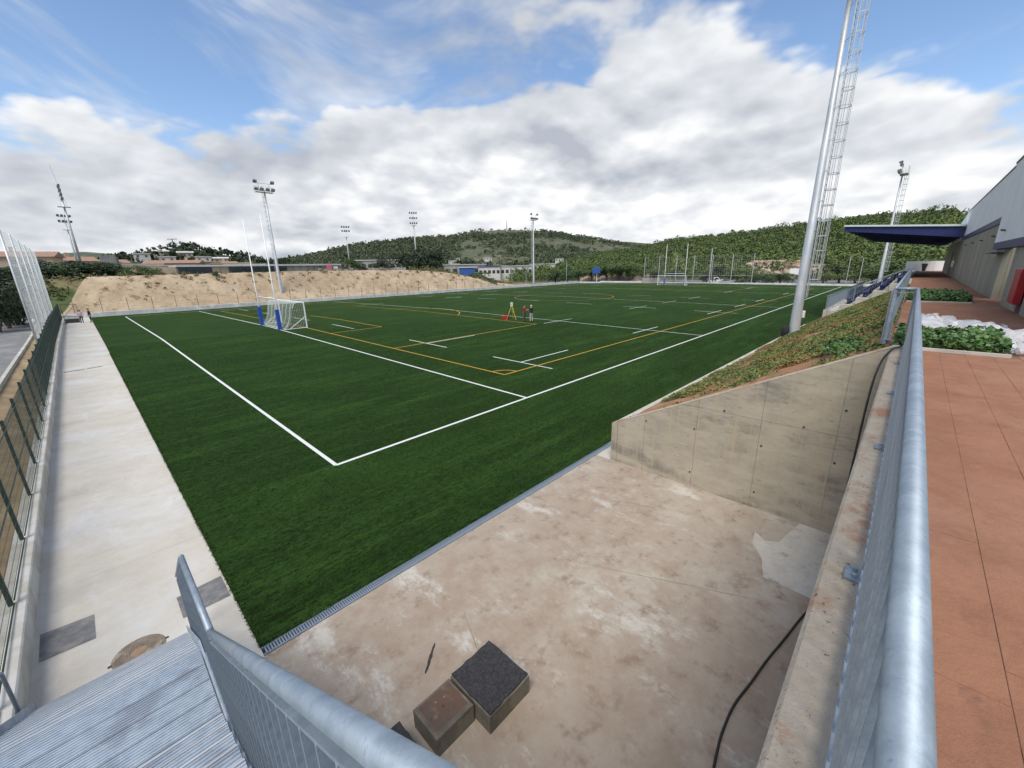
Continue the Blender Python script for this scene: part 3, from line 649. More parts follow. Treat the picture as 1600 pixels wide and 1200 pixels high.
# ================================================================== METAL STAIRS
st = thing('metal_stairs', 'galvanised grating stairs leading down to the pale walkway', 'stairs', (-5.1, -4.1, ZY))
XL, XR = -6.02, UR-0.04
def tread(y1, dp, z, nose):
    """ribbed metal plank: plate, raised ribs, bright nosing"""
    p_ = MB(); p_.box((XL, y1-dp, z-0.035), (XR, y1, z-0.008)); pl = p_.build('tread', 'grating', st)
    r_ = MB(); k = max(4, int(dp/0.026))
    for j in range(k): y = y1-dp+dp*(j+0.5)/k; r_.box((XL, y-0.0065, z-0.008), (XR, y+0.0065, z))
    r_.build('ribs', 'grating', pl)
    if nose: n_ = MB(); n_.box((XL, y1+0.001, z-0.05), (XR, y1+0.012, z+0.003)); n_.build('nosing', 'galv_mast', pl)
n1_ = 10; y_, z_ = -8.68, ZL
rise1 = (ZT-0.02-ZL)/n1_; run1 = (11.30-8.68)/n1_
for i in range(n1_): tread(-8.68-i*run1, run1+0.005, ZL+rise1*(i+1), True)
for i in range(5): tread(-7.66-i*0.204, 0.190, ZL, i == 0)
n2_ = 14; rise2 = (ZL-ZY)/n2_; run2 = (7.66-4.02)/n2_
for i in range(1, n2_): tread(-7.655+i*run2, run2-0.012, ZL-rise2*i, True)
for u in (-6.05, UR-0.03):
    mb = MB(); mb.prism([(u, -4.02, ZY), (u, -4.02, ZY+0.12), (u, -7.60, ZL+0.06), (u, -8.72, ZL+0.06), (u, -11.3, ZT+0.04), (u, -11.5, ZT+0.04), (u, -11.5, ZT-0.25), (u, -8.75, ZL-0.20), (u, -7.55, ZL-0.20)], (0.014, 0, 0)); mb.build('stringer', 'grating', st)
mb = MB(); mb.box((XL, -12.9, ZT-0.06), (XR, -11.32, ZT-0.01)); mb.build('landing', 'grating', st)

# ================================================================== CONCRETE BLOCKS, CABLE, MANHOLE
def block(label, u0, v0, u1, v1, h, top, rim=False):
    t = thing('concrete_block', label, 'concrete block', ((u0+u1)/2, (v0+v1)/2, ZY), 'concrete blocks in the yard')
    mb = MB(); mb.bevbox((u0, v0, ZY), (u1, v1, ZY+h), 0.02); mb.build('block', 'block', t)
    mb = MB(); i = 0.045
    if rim:
        mb.box((u0+i, v0+i, ZY+h-0.01), (u1-i, v1-i, ZY+h+0.006)); pl = mb.build('metal_plate', top, t)
        for a, b in (((u0+u1)/2, (v0+v1)/2), (u0+0.09, (v0+v1)/2-0.02)):
            m2 = MB(); m2.tube([(a, b, ZY+h+0.005), (a, b, ZY+h+0.012)], 0.016, 8); m2.build('bolt', 'steel_dark', pl)
        m2 = MB(); w = 0.012
        m2.box((u0+i-w, v0+i-w, ZY+h-0.01), (u1-i+w, v0+i-0.001, ZY+h+0.010)); m2.box((u0+i-w, v0+i, ZY+h-0.01), (u0+i-0.001, v1-i+w, ZY+h+0.010)); m2.build('plate_edge', 'block', t)
    else:
        # worn rubber mat with a ragged outline
        pts = []; e_ = 0.012
        for (a, b), (c, d) in (((u0+e_, v0+e_), (u1-e_, v0+e_)), ((u1-e_, v0+e_), (u1-e_, v1-e_)), ((u1-e_, v1-e_), (u0+e_, v1-e_)), ((u0+e_, v1-e_), (u0+e_, v0+e_))):
            for k in range(8): s = k/8; pts.append((a+(c-a)*s+random.uniform(-.008, .008), b+(d-b)*s+random.uniform(-.008, .008), ZY+h-0.004))
        mb.prism(pts, (0, 0, 0.03)); mb.build('rubber_mat', top, t)
    return t
block('largest concrete block topped with worn black rubber, farthest right of three', -1.93, -8.94, -1.17, -8.13, 0.31, 'rubber')
block('middle concrete block topped with a rusty brown metal plate', -2.55, -8.66, -1.965, -8.14, 0.32, 'rust', True)
block('black topped concrete block half hidden behind the stair railing', -3.42, -8.75, -2.74, -8.14, 0.31, 'rubber')
pts = [(6.4, -11.93, 3.80), (6.0, -11.90, 3.82), (5.6, -11.80, 3.81), (5.2, -11.70, 3.60), (4.9, -11.66, 3.1), (4.5, -11.66, 2.0), (4.0, -11.67, 0.8), (3.6, -11.66, 0.0), (3.3, -11.60, -0.34), (2.9, -11.50, -0.40), (2.2, -11.38, -0.402), (1.6, -11.27, -0.402), (1.1, -11.20, -0.402), (0.6, -11.12, -0.402), (0.2, -11.11, -0.402), (-0.1, -11.13, -0.402), (-0.5, -11.19, -0.402), (-1.0, -11.3, -0.402)]
def spline(pts, k=6):
    P = [np.array(p, float) for p in pts]; P = [2*P[0]-P[1]]+P+[2*P[-1]-P[-2]]; out = []
    for i in range(1, len(P)-2):
        for j in range(k):
            t = j/k; a, b, c, d = P[i-1:i+3]
            out.append(0.5*((2*b)+(-a+c)*t+(2*a-5*b+4*c-d)*t*t+(-a+3*b-3*c+d)*t**3))
    out.append(P[-2]); return out
mb = MB(); mb.tube(spline(pts), 0.017, 8); o = mb.build('cable', 'cable', None, True); tag(o, 'black cable hanging down the terrace wall and snaking over the yard floor', 'cable')
mh = thing('manhole_cover', 'round rusty manhole cover set in the pale walkway by the stairs', 'manhole cover', (-4.94, -3.92, ZY))
zc = pz(-3.92)-0.03
def disc(c, r, z0, z1, n=32):
    return [(c[0]+r*math.cos(2*math.pi*i/n), c[1]+r*math.sin(2*math.pi*i/n), z0) for i in range(n)], (0, 0, z1-z0)
mb = MB(); mb.prism(*disc((-4.94, -3.93), 0.335, zc-0.02, zc+0.006)); mb.build('frame', 'iron', mh)
mb = MB(); mb.prism(*disc((-4.94, -3.93), 0.295, zc+0.007, zc+0.013)); cv = mb.build('cover', 'iron', mh)
mb = MB(); mb.prism(*disc((-4.94, -3.93), 0.10, zc+0.014, zc+0.018)); mb.build('centre_boss', 'iron_rust', mh)
mb = MB()
for i in range(-9, 10):
    x = i*0.03; w = math.sqrt(max(0, 0.285**2-x*x))
    if abs(x) > 0.11: mb.box((-4.94+x-0.006, -3.93-w, zc+0.0135), (-4.94+x+0.006, -3.93+w, zc+0.018))
    else:
        q = math.sqrt(0.115**2-x*x)
        for s in (-1, 1): mb.box((-4.94+x-0.006, -3.93+s*q, zc+0.0135), (-4.94+x+0.006, -3.93+s*w, zc+0.018))
mb.build('ribs', 'iron', cv)
mb = MB(); mb.box((-5.31, -3.965, zc-0.01), (-5.265, -3.92, zc+0.008)); mb.box((-4.62, -3.94, zc-0.01), (-4.57, -3.90, zc+0.008)); mb.build('lifting_lug', 'steel_dark', mh)

# ================================================================== LEFT KERB WALL, FENCE, TALL NET
kw = thing('kerb_wall', 'low pale concrete kerb wall along the left edge of the walkway', 'wall', (-6.3, 0, ZY))
vv = [-12, 0, 12, 24, MID, 48, 60, 71]
for a, b in zip(vv[:-1], vv[1:]):
    mb = MB(); za, zb = pz(a)+0.40, pz(b)+0.40; a += 0.005; b -= 0.005
    P0 = [(-6.12, a, pz(a)-0.2), (-6.45, a, pz(a)-0.2), (-6.45, a, za), (-6.14, a, za), (-6.12, a, za-0.02)]; P1 = [(-6.12, b, pz(b)-0.2), (-6.45, b, pz(b)-0.2), (-6.45, b, zb), (-6.14, b, zb), (-6.12, b, zb-0.02)]
    mb.add(P0+P1, [(4, 3, 2, 1, 0), (5, 6, 7, 8, 9)]+[(i, (i+1) % 5, 5+(i+1) % 5, 5+i) for i in range(5)]); mb.build('wall_bay', 'concrete_pale', kw)
fn = thing('mesh_fence', 'dark green wire mesh fence on the kerb wall beside the walkway', 'fence', (-6.3, 0, 0))
fp = MB(); fp.bar((0, 0, 0), (0, 0, 2.02), 0.06, 0.06); fp.v = [(x, y, z) for x, y, z in fp.v]
pn = MB()
for j in range(1, 52): y = 0.05*j; pn.bar((0.02, y, 0.06), (0.02, y, 1.97), 0.003, 0.003)
for z in (0.08, 0.28, 0.48, 0.68, 0.88, 1.12, 1.32, 1.52, 1.72, 1.94): pn.bar((0.024, 0, z), (0.024, 2.57, z), 0.006, 0.006)
fold = MB()
for z in (0.10, 1.0, 1.90): fold.bar((0.045, 0.03, z-0.04), (0.045, 2.54, z-0.04), 0.02, 0.014)
post0 = panel0 = fold0 = None
for i in range(-3, 29):
    y = -1.73+i*2.57; z = pz(y)+0.40
    if y > 69: break
    if post0 is None:
        o = np.array(WL[fn.name]); post0 = mesh_np('post', np.array(fp.v)+o, fp.f, 'fence_green', fn); panel0 = mesh_np('mesh_panel', np.array(pn.v)+o, pn.f, 'fence_green', fn); fold0 = mesh_np('panel_rail', np.array(fold.v)+o, fold.f, 'fence_green', fn)
        for q in (post0, panel0, fold0): q.location = Vector((-6.31, y, z))-Vector(o)
    else:
        for q, nm in ((post0, 'post'), (panel0, 'mesh_panel'), (fold0, 'panel_rail')): share(q, nm, fn, (-6.31, y, z))
bn = thing('ball_net', 'tall white ball stop net on galvanised posts beyond the green fence', 'net', (-6.75, 28, 0))
ys = [27.9, 34.9, 41.6, 48.6, 56.0, 65.0]
for y in ys: mb = MB(); mb.tube([(-6.75, y, -0.3), (-6.75, y, 8.4)], 0.062, 10); mb.build('post', 'galv_mast', bn, True)
mb = MB(); nz = 66
for i in range(0, 68):
    z = 1.3+7.0*i/67
    for a, b in zip(ys[:-1], ys[1:]):
        s = 0.12*(i/67)
        mb.bar((-6.70, a, z), (-6.70-0.05, (a+b)/2, z-s), 0.0026, 0.0026); mb.bar((-6.75, (a+b)/2, z-s), (-6.70, b, z), 0.0026, 0.0026)
for j in range(int((ys[-1]-ys[0])/0.11)):
    y = ys[0]+j*0.11; mb.bar((-6.72, y, 1.3), (-6.72, y, 8.27), 0.0026, 0.0026)
tag(mb.build('netting', 'net_pale', bn), kind='stuff')
mb = MB()
for j in range(60):
    y = ys[0]+(ys[-1]-ys[0])*j/60; z = 1.2+0.3*math.sin(j*1.7)*0.5
    mb.tube([(-6.66, y, 1.5), (-6.62, y+0.2, z-0.1), (-6.64, y+0.45, 1.45)], 0.035, 5)
mb.build('gathered_hem', 'net_pale', bn)

# ================================================================== FAR LEFT GATE AND ROAD SIDE
gt = thing('gate', 'black framed gate with diagonal brace at the far end of the walkway', 'gate', (-5.35, 66, ZY))
zg = pz(66)-0.03
mb = MB()
for a, b in (((-6.05, 66, zg), (-6.05, 66, zg+2.4)), ((-4.65, 66, zg), (-4.65, 66, zg+2.35)), ((-6.05, 66, zg+2.38), (-4.65, 66, zg+2.33)), ((-6.05, 66, zg+0.85), (-4.65, 66, zg+0.80)), ((-6.05, 66, zg+0.05), (-4.65, 66, zg+0.05))): mb.bar(a, b, 0.07, 0.05)
mb.build('frame', 'steel_dark', gt)
mb = MB(); mb.bar((-6.0, 66, zg+0.88), (-4.7, 66, zg+2.3), 0.05, 0.04); mb.build('brace', 'steel_dark', gt)
mb = MB(); mb.box((-6.0, 65.98, zg+0.08), (-4.7, 66.01, zg+0.55)); mb.build('bottom_panel', 'steel_dark', gt)
mb = MB(); mb.box((-6.0, 65.97, zg+0.56), (-4.7, 66.0, zg+0.80)); mb.build('pale_panel', 'white_kerb', gt)
mb = MB()
for j in range(1, 22): x = -6.05+1.4*j/22; mb.bar((x, 66.02, zg+0.8), (x, 66.02, zg+2.35), 0.006, 0.006)
mb.build('mesh', 'steel_dark', gt)
# verge and road beyond the fence
U, V = np.meshgrid(np.array([-6.44, -6.7, -7.1, -7.6, -8.0]), np.linspace(-14, 72, 60), indexing='ij')
Z = np.interp(-U, [6.44, 6.7, 7.1, 7.6, 8.0], [0.28, 0.30, 0.36, 0.45, 0.47])-CROWN*np.abs(V-MID)*np.clip((U+8.0)/1.5, 0, 1)+0.04*smooth_noise(U*2, V*2, 51)
struct(grid_mesh('verge', U, V, Z, 'earth'))
ctr = [(-11.2, -20), (-11.2, 20), (-11.2, 45), (-11.8, 62), (-14.5, 78), (-20, 92), (-32, 108)]
def ribbon(name, c, w, z, m, n=60):
    c = spline([(a, b, 0) for a, b in c], 10); X = []; 
    for i, p in enumerate(c):
        d = c[min(i+1, len(c)-1)]-c[max(i-1, 0)]; d = d/np.linalg.norm(d); nn = np.array([d[1], -d[0], 0])
        X.append([p+nn*w/2, p-nn*w/2])
    X = np.array(X); zz = np.full(X.shape[:2], z); return struct(grid_mesh(name, X[..., 0], X[..., 1], zz, m, None, False))
ribbon('road', ctr, 6.6, 0.50, 'asphalt')
cc = spline([(a, b, 0) for a, b in ctr], 10)
mb = MB()
for i in range(len(cc)-1):
    d = cc[i+1]-cc[i]; d /= np.linalg.norm(d); nn = np.array([d[1], -d[0], 0])*3.38; a = cc[i]+nn; b = cc[i+1]+nn
    mb.bar((a[0], a[1], 0.52), (b[0], b[1], 0.52), 0.15, 0.22)
struct(mb.build('kerb', 'concrete_pale'))
U, V = np.meshgrid(np.linspace(-80, -6.5, 60), np.linspace(-20, 76.2, 70), indexing='ij')
Z = 0.30+np.clip((-20-U)/25, 0, 1)*2.5+0.25*smooth_noise(U*0.2, V*0.2, 52)
Z = np.where((U > -16) & (V < 74), -0.35, Z)
struct(grid_mesh('grass_slope', U, V, Z, 'grass'))

# ================================================================== FAR SANDY BANK AND PLATEAU
def bank_top(u):
    return np.interp(u, [-14, -9, -5, 0, 30, 55, 64, 72, 80, 88, 95], [4.0, 4.9, 5.25, 5.3, 5.55, 5.35, 4.95, 3.9, 2.3, 0.8, 0.0])
U, T = np.meshgrid(np.linspace(0, 1, 240), np.linspace(0, 1, 34), indexing='ij'); ul_ = -6.6+4.6*T; U = ul_+(98-ul_)*U
top = bank_top(U); V = 75.9+T*(5.5+0.55*top)+0.3*smooth_noise(U*0.5, T*3, 61)*np.sin(np.pi*T)
prof = np.clip(T*1.12, 0, 1); prof = prof*prof*(3-2*prof)*0.55+prof*0.45
Z = 0.10+prof*top+(0.22*smooth_noise(U*0.8, T*6, 62, 5)+0.12*np.abs(smooth_noise(U*2.2, T*3, 63, 3)))*np.sin(np.pi*np.clip(T, 0, 1))
struct(grid_mesh('sand_bank', U, V, Z, 'sand', None, True))
U, V = np.meshgrid(np.linspace(-80, 100, 90), np.concatenate([np.linspace(83.9, 100, 12), np.linspace(106, 420, 30)]), indexing='ij')
Z = np.minimum(bank_top(np.clip(U, -5, 95)-np.clip((V-90)*0.18, 0, 60)), 5.4)-0.10+0.12*smooth_noise(U*0.3, V*0.3, 64)+np.clip((V-150)/200, 0, 1)*3*(U < 60)
Z = np.where(U > 60, np.minimum(Z, 5.2-np.clip((U-60)/30, 0, 1)*6.1), Z)
struct(grid_mesh('plateau', U, V, Z, 'dry_grass'))
U, T = np.meshgrid(np.linspace(-60, 0.5, 60), np.linspace(0, 1, 20), indexing='ij')
prof2 = np.clip(T*1.12, 0, 1); prof2 = prof2*prof2*(3-2*prof2)*0.55+prof2*0.45
struct(grid_mesh('grass_slope', U, 75.95+T*9.0, 0.02+prof2*5.3*np.clip((0.5-U)/1.5, 0, 1)**0.3-0.12+0.18*smooth_noise(U*0.6, T*5, 66), 'grass'))
# tufts of scrub on the bank crest and face
def tufts(name, label, P, size, m, per=26):
    n = len(P); idx = np.repeat(np.arange(n), per); q = rng.normal(size=(n*per, 3)); q[:, 2] = np.abs(q[:, 2]); s = np.repeat(size, per)
    v_, f_ = leaf_cards(P[idx]+q*s[:, None]*np.array([0.5, 0.5, 0.35]), s*0.5, np.array([[0, 0, 0.3]]), 1.0)
    return tag(mesh_np(name, v_, f_, m), label, 'scrub', kind='stuff')
n = 260; u = rng.uniform(-6, 94, n); tt = rng.uniform(0.05, 1.0, n)**0.6; top = bank_top(u); pr_ = np.clip(tt*1.12, 0, 1); pr_ = pr_*pr_*(3-2*pr_)*0.55+pr_*0.45
P = np.column_stack([u, 75.9+tt*(5.5+0.55*top), 0.12+pr_*top]); tufts('bank_scrub', 'sparse dry tufts scattered over the pale sandy bank', P, rng.uniform(0.15, 0.55, n)*(0.5+0.7*tt), 'dry_grass')
n = 150; u = rng.uniform(-30, -3, n); tt = rng.uniform(0.0, 1.0, n); pr_ = np.clip(tt*1.12, 0, 1); pr_ = pr_*pr_*(3-2*pr_)*0.55+pr_*0.45
P = np.column_stack([u, 75.95+tt*9.0, pr_*5.2-0.05]); P = P[u < -6.6+4.6*tt-0.6]; tufts('slope_scrub', 'green weeds on the grassy slope left of the sandy bank', P, rng.uniform(0.3, 1.0, len(P)), 'grass', 40)
n = 260; u = np.concatenate([rng.uniform(-6, 70, n//2), rng.uniform(56, 92, n//2)]); P = np.column_stack([u, 81.5+0.5*bank_top(u)+rng.uniform(-0.8, 2.5, n), bank_top(u)]); tufts('crest_scrub', 'olive scrub growing along the top edge of the sandy bank', P, np.where(u > 58, rng.uniform(0.3, 1.1, n), rng.uniform(0.08, 0.30, n)), 'dry_grass', 34)

# white kerb walls round the far sides of the pitch
k1 = thing('far_kerb_wall', 'low white concrete wall along the foot of the sandy bank', 'wall', (50, 75.6, 0))
us = np.linspace(-6.4, 121.5, 24)
for a, b in zip(us[:-1], us[1:]):
    mb = MB(); mb.box((a+0.01, 75.36, -0.6), (b-0.01, 75.90, 0.26+random.uniform(-0.01, 0.01))); mb.build('wall_bay', 'white_kerb', k1)
k2 = thing('end_kerb_wall', 'low white concrete wall across the far end of the pitch', 'wall', (122, 35, 0))
vs_ = np.linspace(-6, 75.3, 16)
for a, b in zip(vs_[:-1], vs_[1:]):
    mb = MB(); mb.box((121.5, a+0.01, -0.6), (122.2, b-0.01, 0.14+random.uniform(-0.01, 0.01))); mb.build('wall_bay', 'white_kerb', k2)
f1 = thing('bank_fence', 'thin dark post and wire fence in front of the sandy bank', 'fence', (50, 75.7, 0.26))
for i in range(43):
    x = -5+i*2.95
    if i == 0: mb = MB(); mb.bar((x, 75.66, 0.24), (x, 75.66, 2.2), 0.055, 0.055); q0 = mb.build('post', 'steel_dark', f1)
    else: share(q0, 'post', f1, (i*2.95+WL[f1.name][0], WL[f1.name][1], WL[f1.name][2]))
mb = MB()
for z in (0.5, 0.9, 1.3, 1.75, 2.15): mb.bar((-5, 75.66, z), (119, 75.66, z), 0.007, 0.007)
mb.build('wires', 'steel_dark', f1)
f2 = thing('end_fence', 'dark wire mesh fence behind the far end wall', 'fence', (122.6, 35, 0))
for i in range(34):
    y = -6+i*2.5
    if i == 0: mb = MB(); mb.bar((122.6, y, -0.5), (122.6, y, 1.95), 0.06, 0.06); q0 = mb.build('post', 'steel_dark', f2)
    else: share(q0, 'post', f2, (WL[f2.name][0], WL[f2.name][1]+i*2.5, WL[f2.name][2]))
mb = MB()
for j in range(820): mb.bar((122.6, -6+j*0.1, 0.1), (122.6, -6+j*0.1, 1.9), 0.007, 0.007)
for z in (0.3, 0.8, 1.3, 1.9): mb.bar((122.6, -6, z), (122.6, 76, z), 0.02, 0.02)
tag(mb.build('mesh', 'steel_dark', f2), kind='stuff')
n2 = thing('goal_net', 'tall net posts in a row behind the far goals', 'net', (124, 36, 0))
for y in (51.6, 46.8, 41.4, 36.1, 30.9, 25.6, 20.3): mb = MB(); mb.tube([(124, y, -0.9), (124, y, 7.9)], 0.085, 8); mb.build('post', 'galv_mast', n2)
mb = MB(); mb.tube([(125.5, 31.9, -0.9), (125.5, 31.9, 9.7)], 0.14, 8); mb.build('thick_post', 'galv_mast', n2)
mb = MB(); mb.bar((124, 51.6, 2.1), (124, 20.3, 2.1), 0.07, 0.07); mb.build('cross_rail', 'galv_mast', n2)
mb = MB()
for j in range(52): y = 20.3+j*0.6; mb.bar((124, y, 2.1), (124, y, 7.8), 0.008, 0.008)
for j in range(10): z = 2.1+j*0.6; mb.bar((124, 20.3, z), (124, 51.6, z), 0.008, 0.008)
tag(mb.build('netting', 'net', n2), kind='stuff')
# end zone: car park ground, steps, boards
mb = MB(); mb.box((122.2, -30, -0.95), (190, 100, -0.86)); struct(mb.build('car_park', 'asphalt'))

# ================================================================== FLOODLIGHT MASTS
def mast_proto():
    t = thing('floodlight_mast', '', 'floodlight', (0, 0, 0), 'floodlight masts round the pitch')
    mb = MB(); zs = [0, 0.02, 6.6, 6.62, 13.2, 13.22, 19.8]; rs = [0.30, 0.30, 0.235, 0.225, 0.17, 0.16, 0.11]
    mb.tube([(0, 0, z) for z in zs], rs, 20); mb.build('pole', 'galv_mast', t, True)
    mb = MB(); mb.prism(*disc((0, 0), 0.44, -0.02, 0.05, 16)); mb.build('base_flange', 'galv_mast', t)
    yl = -0.36
    lad = MB()
    for x in (-0.22, 0.22): lad.bar((x, yl, 2.3), (x, yl, 19.9), 0.045, 0.02)
    for i in range(58): z = 2.45+i*0.3; lad.bar((-0.22, yl, z), (0.22, yl, z), 0.022, 0.022)
    l = lad.build('ladder', 'galv_mast', t)
    br = MB()
    for i in range(11):
        z = 3.0+i*1.6
        for x in (-0.2, 0.2): br.bar((x*0.5, -0.12, z), (x, yl, z+0.1), 0.03, 0.02)
    br.build('ladder_bracket', 'galv_mast', l)
    h0 = None
    for i in range(20):
        z = 3.4+i*0.84; a = [(-0.22, yl, z)]+[(0.40*math.sin(b)*1.0, yl-0.34+0.40*math.cos(b)*-1.0*-1, z) for b in np.linspace(-2.4+math.pi, 2.4+math.pi, 3)][:0]
        if h0 is None:
            m2 = MB(); arc = [(-0.22, yl, z)]+[(-0.33*math.cos(q), yl-0.20-0.33*math.sin(q), z) for q in np.linspace(-0.35, math.pi+0.35, 13)]+[(0.22, yl, z)]
            for p, q in zip(arc[:-1], arc[1:]): m2.bar(p, q, 0.012, 0.05)
            h0 = m2.build('cage_hoop', 'galv_mast', l)
        else: c = bpy.data.objects.new('cage_hoop', h0.data); link(c, l); c.location = (0, 0, i*0.84)
    cg = MB()
    for q in np.linspace(0.0, math.pi, 5): cg.bar((-0.33*math.cos(q), yl-0.20-0.33*math.sin(q), 3.4), (-0.33*math.cos(q), yl-0.20-0.33*math.sin(q), 19.4), 0.03, 0.008)
    cg.build('cage_strip', 'galv_mast', l)
    pf = MB()
    pf.box((-1.5, -0.75, 19.25), (1.5, 0.35, 19.31))
    for x in (-1.5, 0, 1.5): pf.bar((x, -0.72, 19.3), (x, -0.72, 20.4), 0.04, 0.04)
    pf.bar((-1.5, -0.72, 20.38), (1.5, -0.72, 20.38), 0.04, 0.04); pf.bar((-1.5, -0.72, 19.85), (1.5, -0.72, 19.85), 0.03, 0.03)
    pf.build('platform', 'galv_mast', t)
    ca = MB(); ca.bar((-1.6, 0.22, 19.5), (1.6, 0.22, 19.5), 0.09, 0.09); ca.bar((-1.5, 0.15, 20.75), (1.5, 0.15, 20.75), 0.07, 0.07)
    for x in (-0.9, 0.9): ca.bar((x, 0.2, 19.4), (x, 0.15, 20.8), 0.06, 0.06)
    ca.build('crossarm', 'galv_mast', t)
    for x, z in ((-1.4, 19.75), (-0.5, 19.75), (0.5, 19.75), (1.4, 19.75), (-1.45, 21.0), (1.45, 21.0)):
        la = MB(); a = R(52)
        def rot(p): y, zz = p[1], p[2]; return (p[0]+x, 0.40+y*math.cos(a)+zz*math.sin(a)*1.0, z-y*math.sin(a)+zz*math.cos(a))
        b = MB(); b.box((-0.31, -0.05, -0.27), (0.31, 0.16, 0.27)); la.add([rot(p) for p in b.v], b.f)
        b = MB(); b.box((-0.18, -0.26, -0.16), (0.18, -0.05, 0.16)); la.add([rot(p) for p in b.v], b.f)
        lo = la.build('floodlight_head', 'lamp_body', t)
        b = MB(); b.box((-0.28, 0.162, -0.24), (0.28, 0.17, 0.24)); gl = MB(); gl.add([rot(p) for p in b.v], b.f); gl.build('lens', 'lamp_glass', lo)
    return t
mast = mast_proto()
mbx = MB()
for i, (x, y, z, rz, lab) in enumerate(((27.0, -6.85, 0.93, 0.0, 'nearest galvanised floodlight mast with caged ladder rising from the ivy bank'), (97.0, -7.3, 0.0, 0.0, 'floodlight mast standing behind the blue seats near the canopy'), (23.9, 78.4, 0.55, math.pi, 'floodlight mast behind the blue padded rugby posts, in front of the sandy bank'), (100.6, 78.6, 0.45, math.pi, 'floodlight mast at the far corner of the pitch in front of the hill'))):
    o = mast if i == 0 else copy_tree(mast)
    o.location = (x, y, z); o.rotation_euler[2] = rz; o['label'] = lab; WL[o.name] = np.array((x, y, z))
eb = thing('switch_box', 'small white electrical box fixed to the nearest floodlight mast', 'box', (27.3, -7.12, 2.2))
mb = MB(); mb.bevbox((27.28, -7.22, 1.95), (27.52, -7.04, 2.38), 0.02); mb.build('case', 'white_paint', eb); mb = MB(); mb.box((27.279, -7.20, 2.0), (27.262, -7.06, 2.33)); mb.build('lid', 'white_paint', eb)
o = thing('rubbish_bag', 'black bag slumped at the foot of the nearest floodlight mast', 'bag', (26.6, -6.45, 0.6))
q = rng.normal(size=(1, 3)); a, b = np.meshgrid(np.linspace(0, 2*math.pi, 15)[:-1], np.linspace(-1.4, 1.45, 9), indexing='ij'); rr = np.cos(b)*(1+0.25*smooth_noise(a*2, b*3, 71)); X = 26.75+0.26*rr*np.cos(a); Yy = -6.42+0.22*rr*np.sin(a); Zz = 1.05+0.45*np.sin(b)
grid_mesh('sack', np.vstack([X, X[:1]]), np.vstack([Yy, Yy[:1]]), np.vstack([Zz, Zz[:1]]), 'cloth_black', o)
def lamp_mast(label, x, y, z, h, tiers, rz, gap=0.085):
    t = thing('lamp_mast', label, 'floodlight', (x, y, z))
    mb = MB(); mb.tube([(x, y, z), (x, y, z+h*0.98)], [h*0.016, h*0.007], 12); mb.build('pole', 'galv_mast', t, True)
    c, s = math.cos(rz), math.sin(rz)
    for k in range(tiers):
        zz = z+h-k*h*gap
        w = 1.05; mb = MB(); mb.bar((x-w*c, y-w*s, zz), (x+w*c, y+w*s, zz), 0.10, 0.10); arm = mb.build('crossarm', 'galv_mast', t)
        for j in (-1, -0.33, 0.33, 1):
            q_ = 0.7; mb = MB(); cx_, cy_ = x+w*c*j, y+w*s*j
            mb.prism([(cx_-0.22*c-0.15*s, cy_-0.22*s+0.15*c, zz+0.05), (cx_+0.22*c-0.15*s, cy_+0.22*s+0.15*c, zz+0.05), (cx_+0.22*c+0.18*s, cy_+0.22*s-0.18*c, zz+0.20), (cx_-0.22*c+0.18*s, cy_-0.22*s-0.18*c, zz+0.20)], (0, 0, 0.34)); mb.build('floodlight_head', 'lamp_body', t)
    mb = MB(); mb.box((x-0.8, y-0.5, z+h*0.80), (x+0.8, y+0.5, z+h*0.805)); mb.build('platform', 'galv_mast', t)
    return t
p = at(133, 434, 108); m1 = lamp_mast('thick grey floodlight mast at the left beyond the tall net', p[0], p[1], 4.9, at(104, 292, 108)[2]-5.2, 4, R(91), 0.045)
mb = MB(); mb.tube([(p[0]+0.4, p[1], 17), (p[0]-0.3, p[1]-0.2, 23.6)], 0.014, 6); mb.build('aerial', 'steel_dark', m1)
for x_, y0_, y1_, D, lab, tr_, rz in ((119, 404, 340, 150, 'thinner floodlight mast just left of the thick grey one, far off', 2, R(20)), (546, 410, 356, 150, 'distant small floodlight mast with two lamp rows, left of the dark trees', 2, R(-20)), (650, 396, 334, 150, 'distant floodlight mast with three lamp rows above the dark trees', 3, R(-30))):
    p = at(x_, y0_, D); lamp_mast(lab, p[0], p[1], 4.5, at(x_, y1_, D)[2]-4.5, tr_, rz)

# ================================================================== GOALS
def rugby(label, u, s):
    t = thing('rugby_posts', label, 'goal posts', (u, MID, 0), 'rugby posts')
    for y in (-2.8, 2.8):
        mb = MB(); mb.tube([(u, MID+y, 0), (u, MID+y, 3.0), (u, MID+y, 10.6)], [0.06, 0.058, 0.045], 10); p_ = mb.build('upright', 'white_paint', t, True)
        mb = MB(); mb.prism([(u-0.15, MID+y-0.15, 0.02), (u+0.15, MID+y-0.15, 0.02), (u+0.15, MID+y+0.15, 0.02), (u-0.15, MID+y+0.15, 0.02)], (0, 0, 1.92)); mb.build('blue_pad', 'blue_pad', p_)
    mb = MB(); mb.tube([(u, MID-2.8, 3.0), (u, MID+2.8, 3.0)], 0.05, 10); mb.build('crossbar', 'white_paint', t, True)
rugby('tall white rugby posts with blue pads on the near goal line', G, 1)
rugby('tall white rugby posts with blue pads at the far end of the pitch', E2-G, -1)
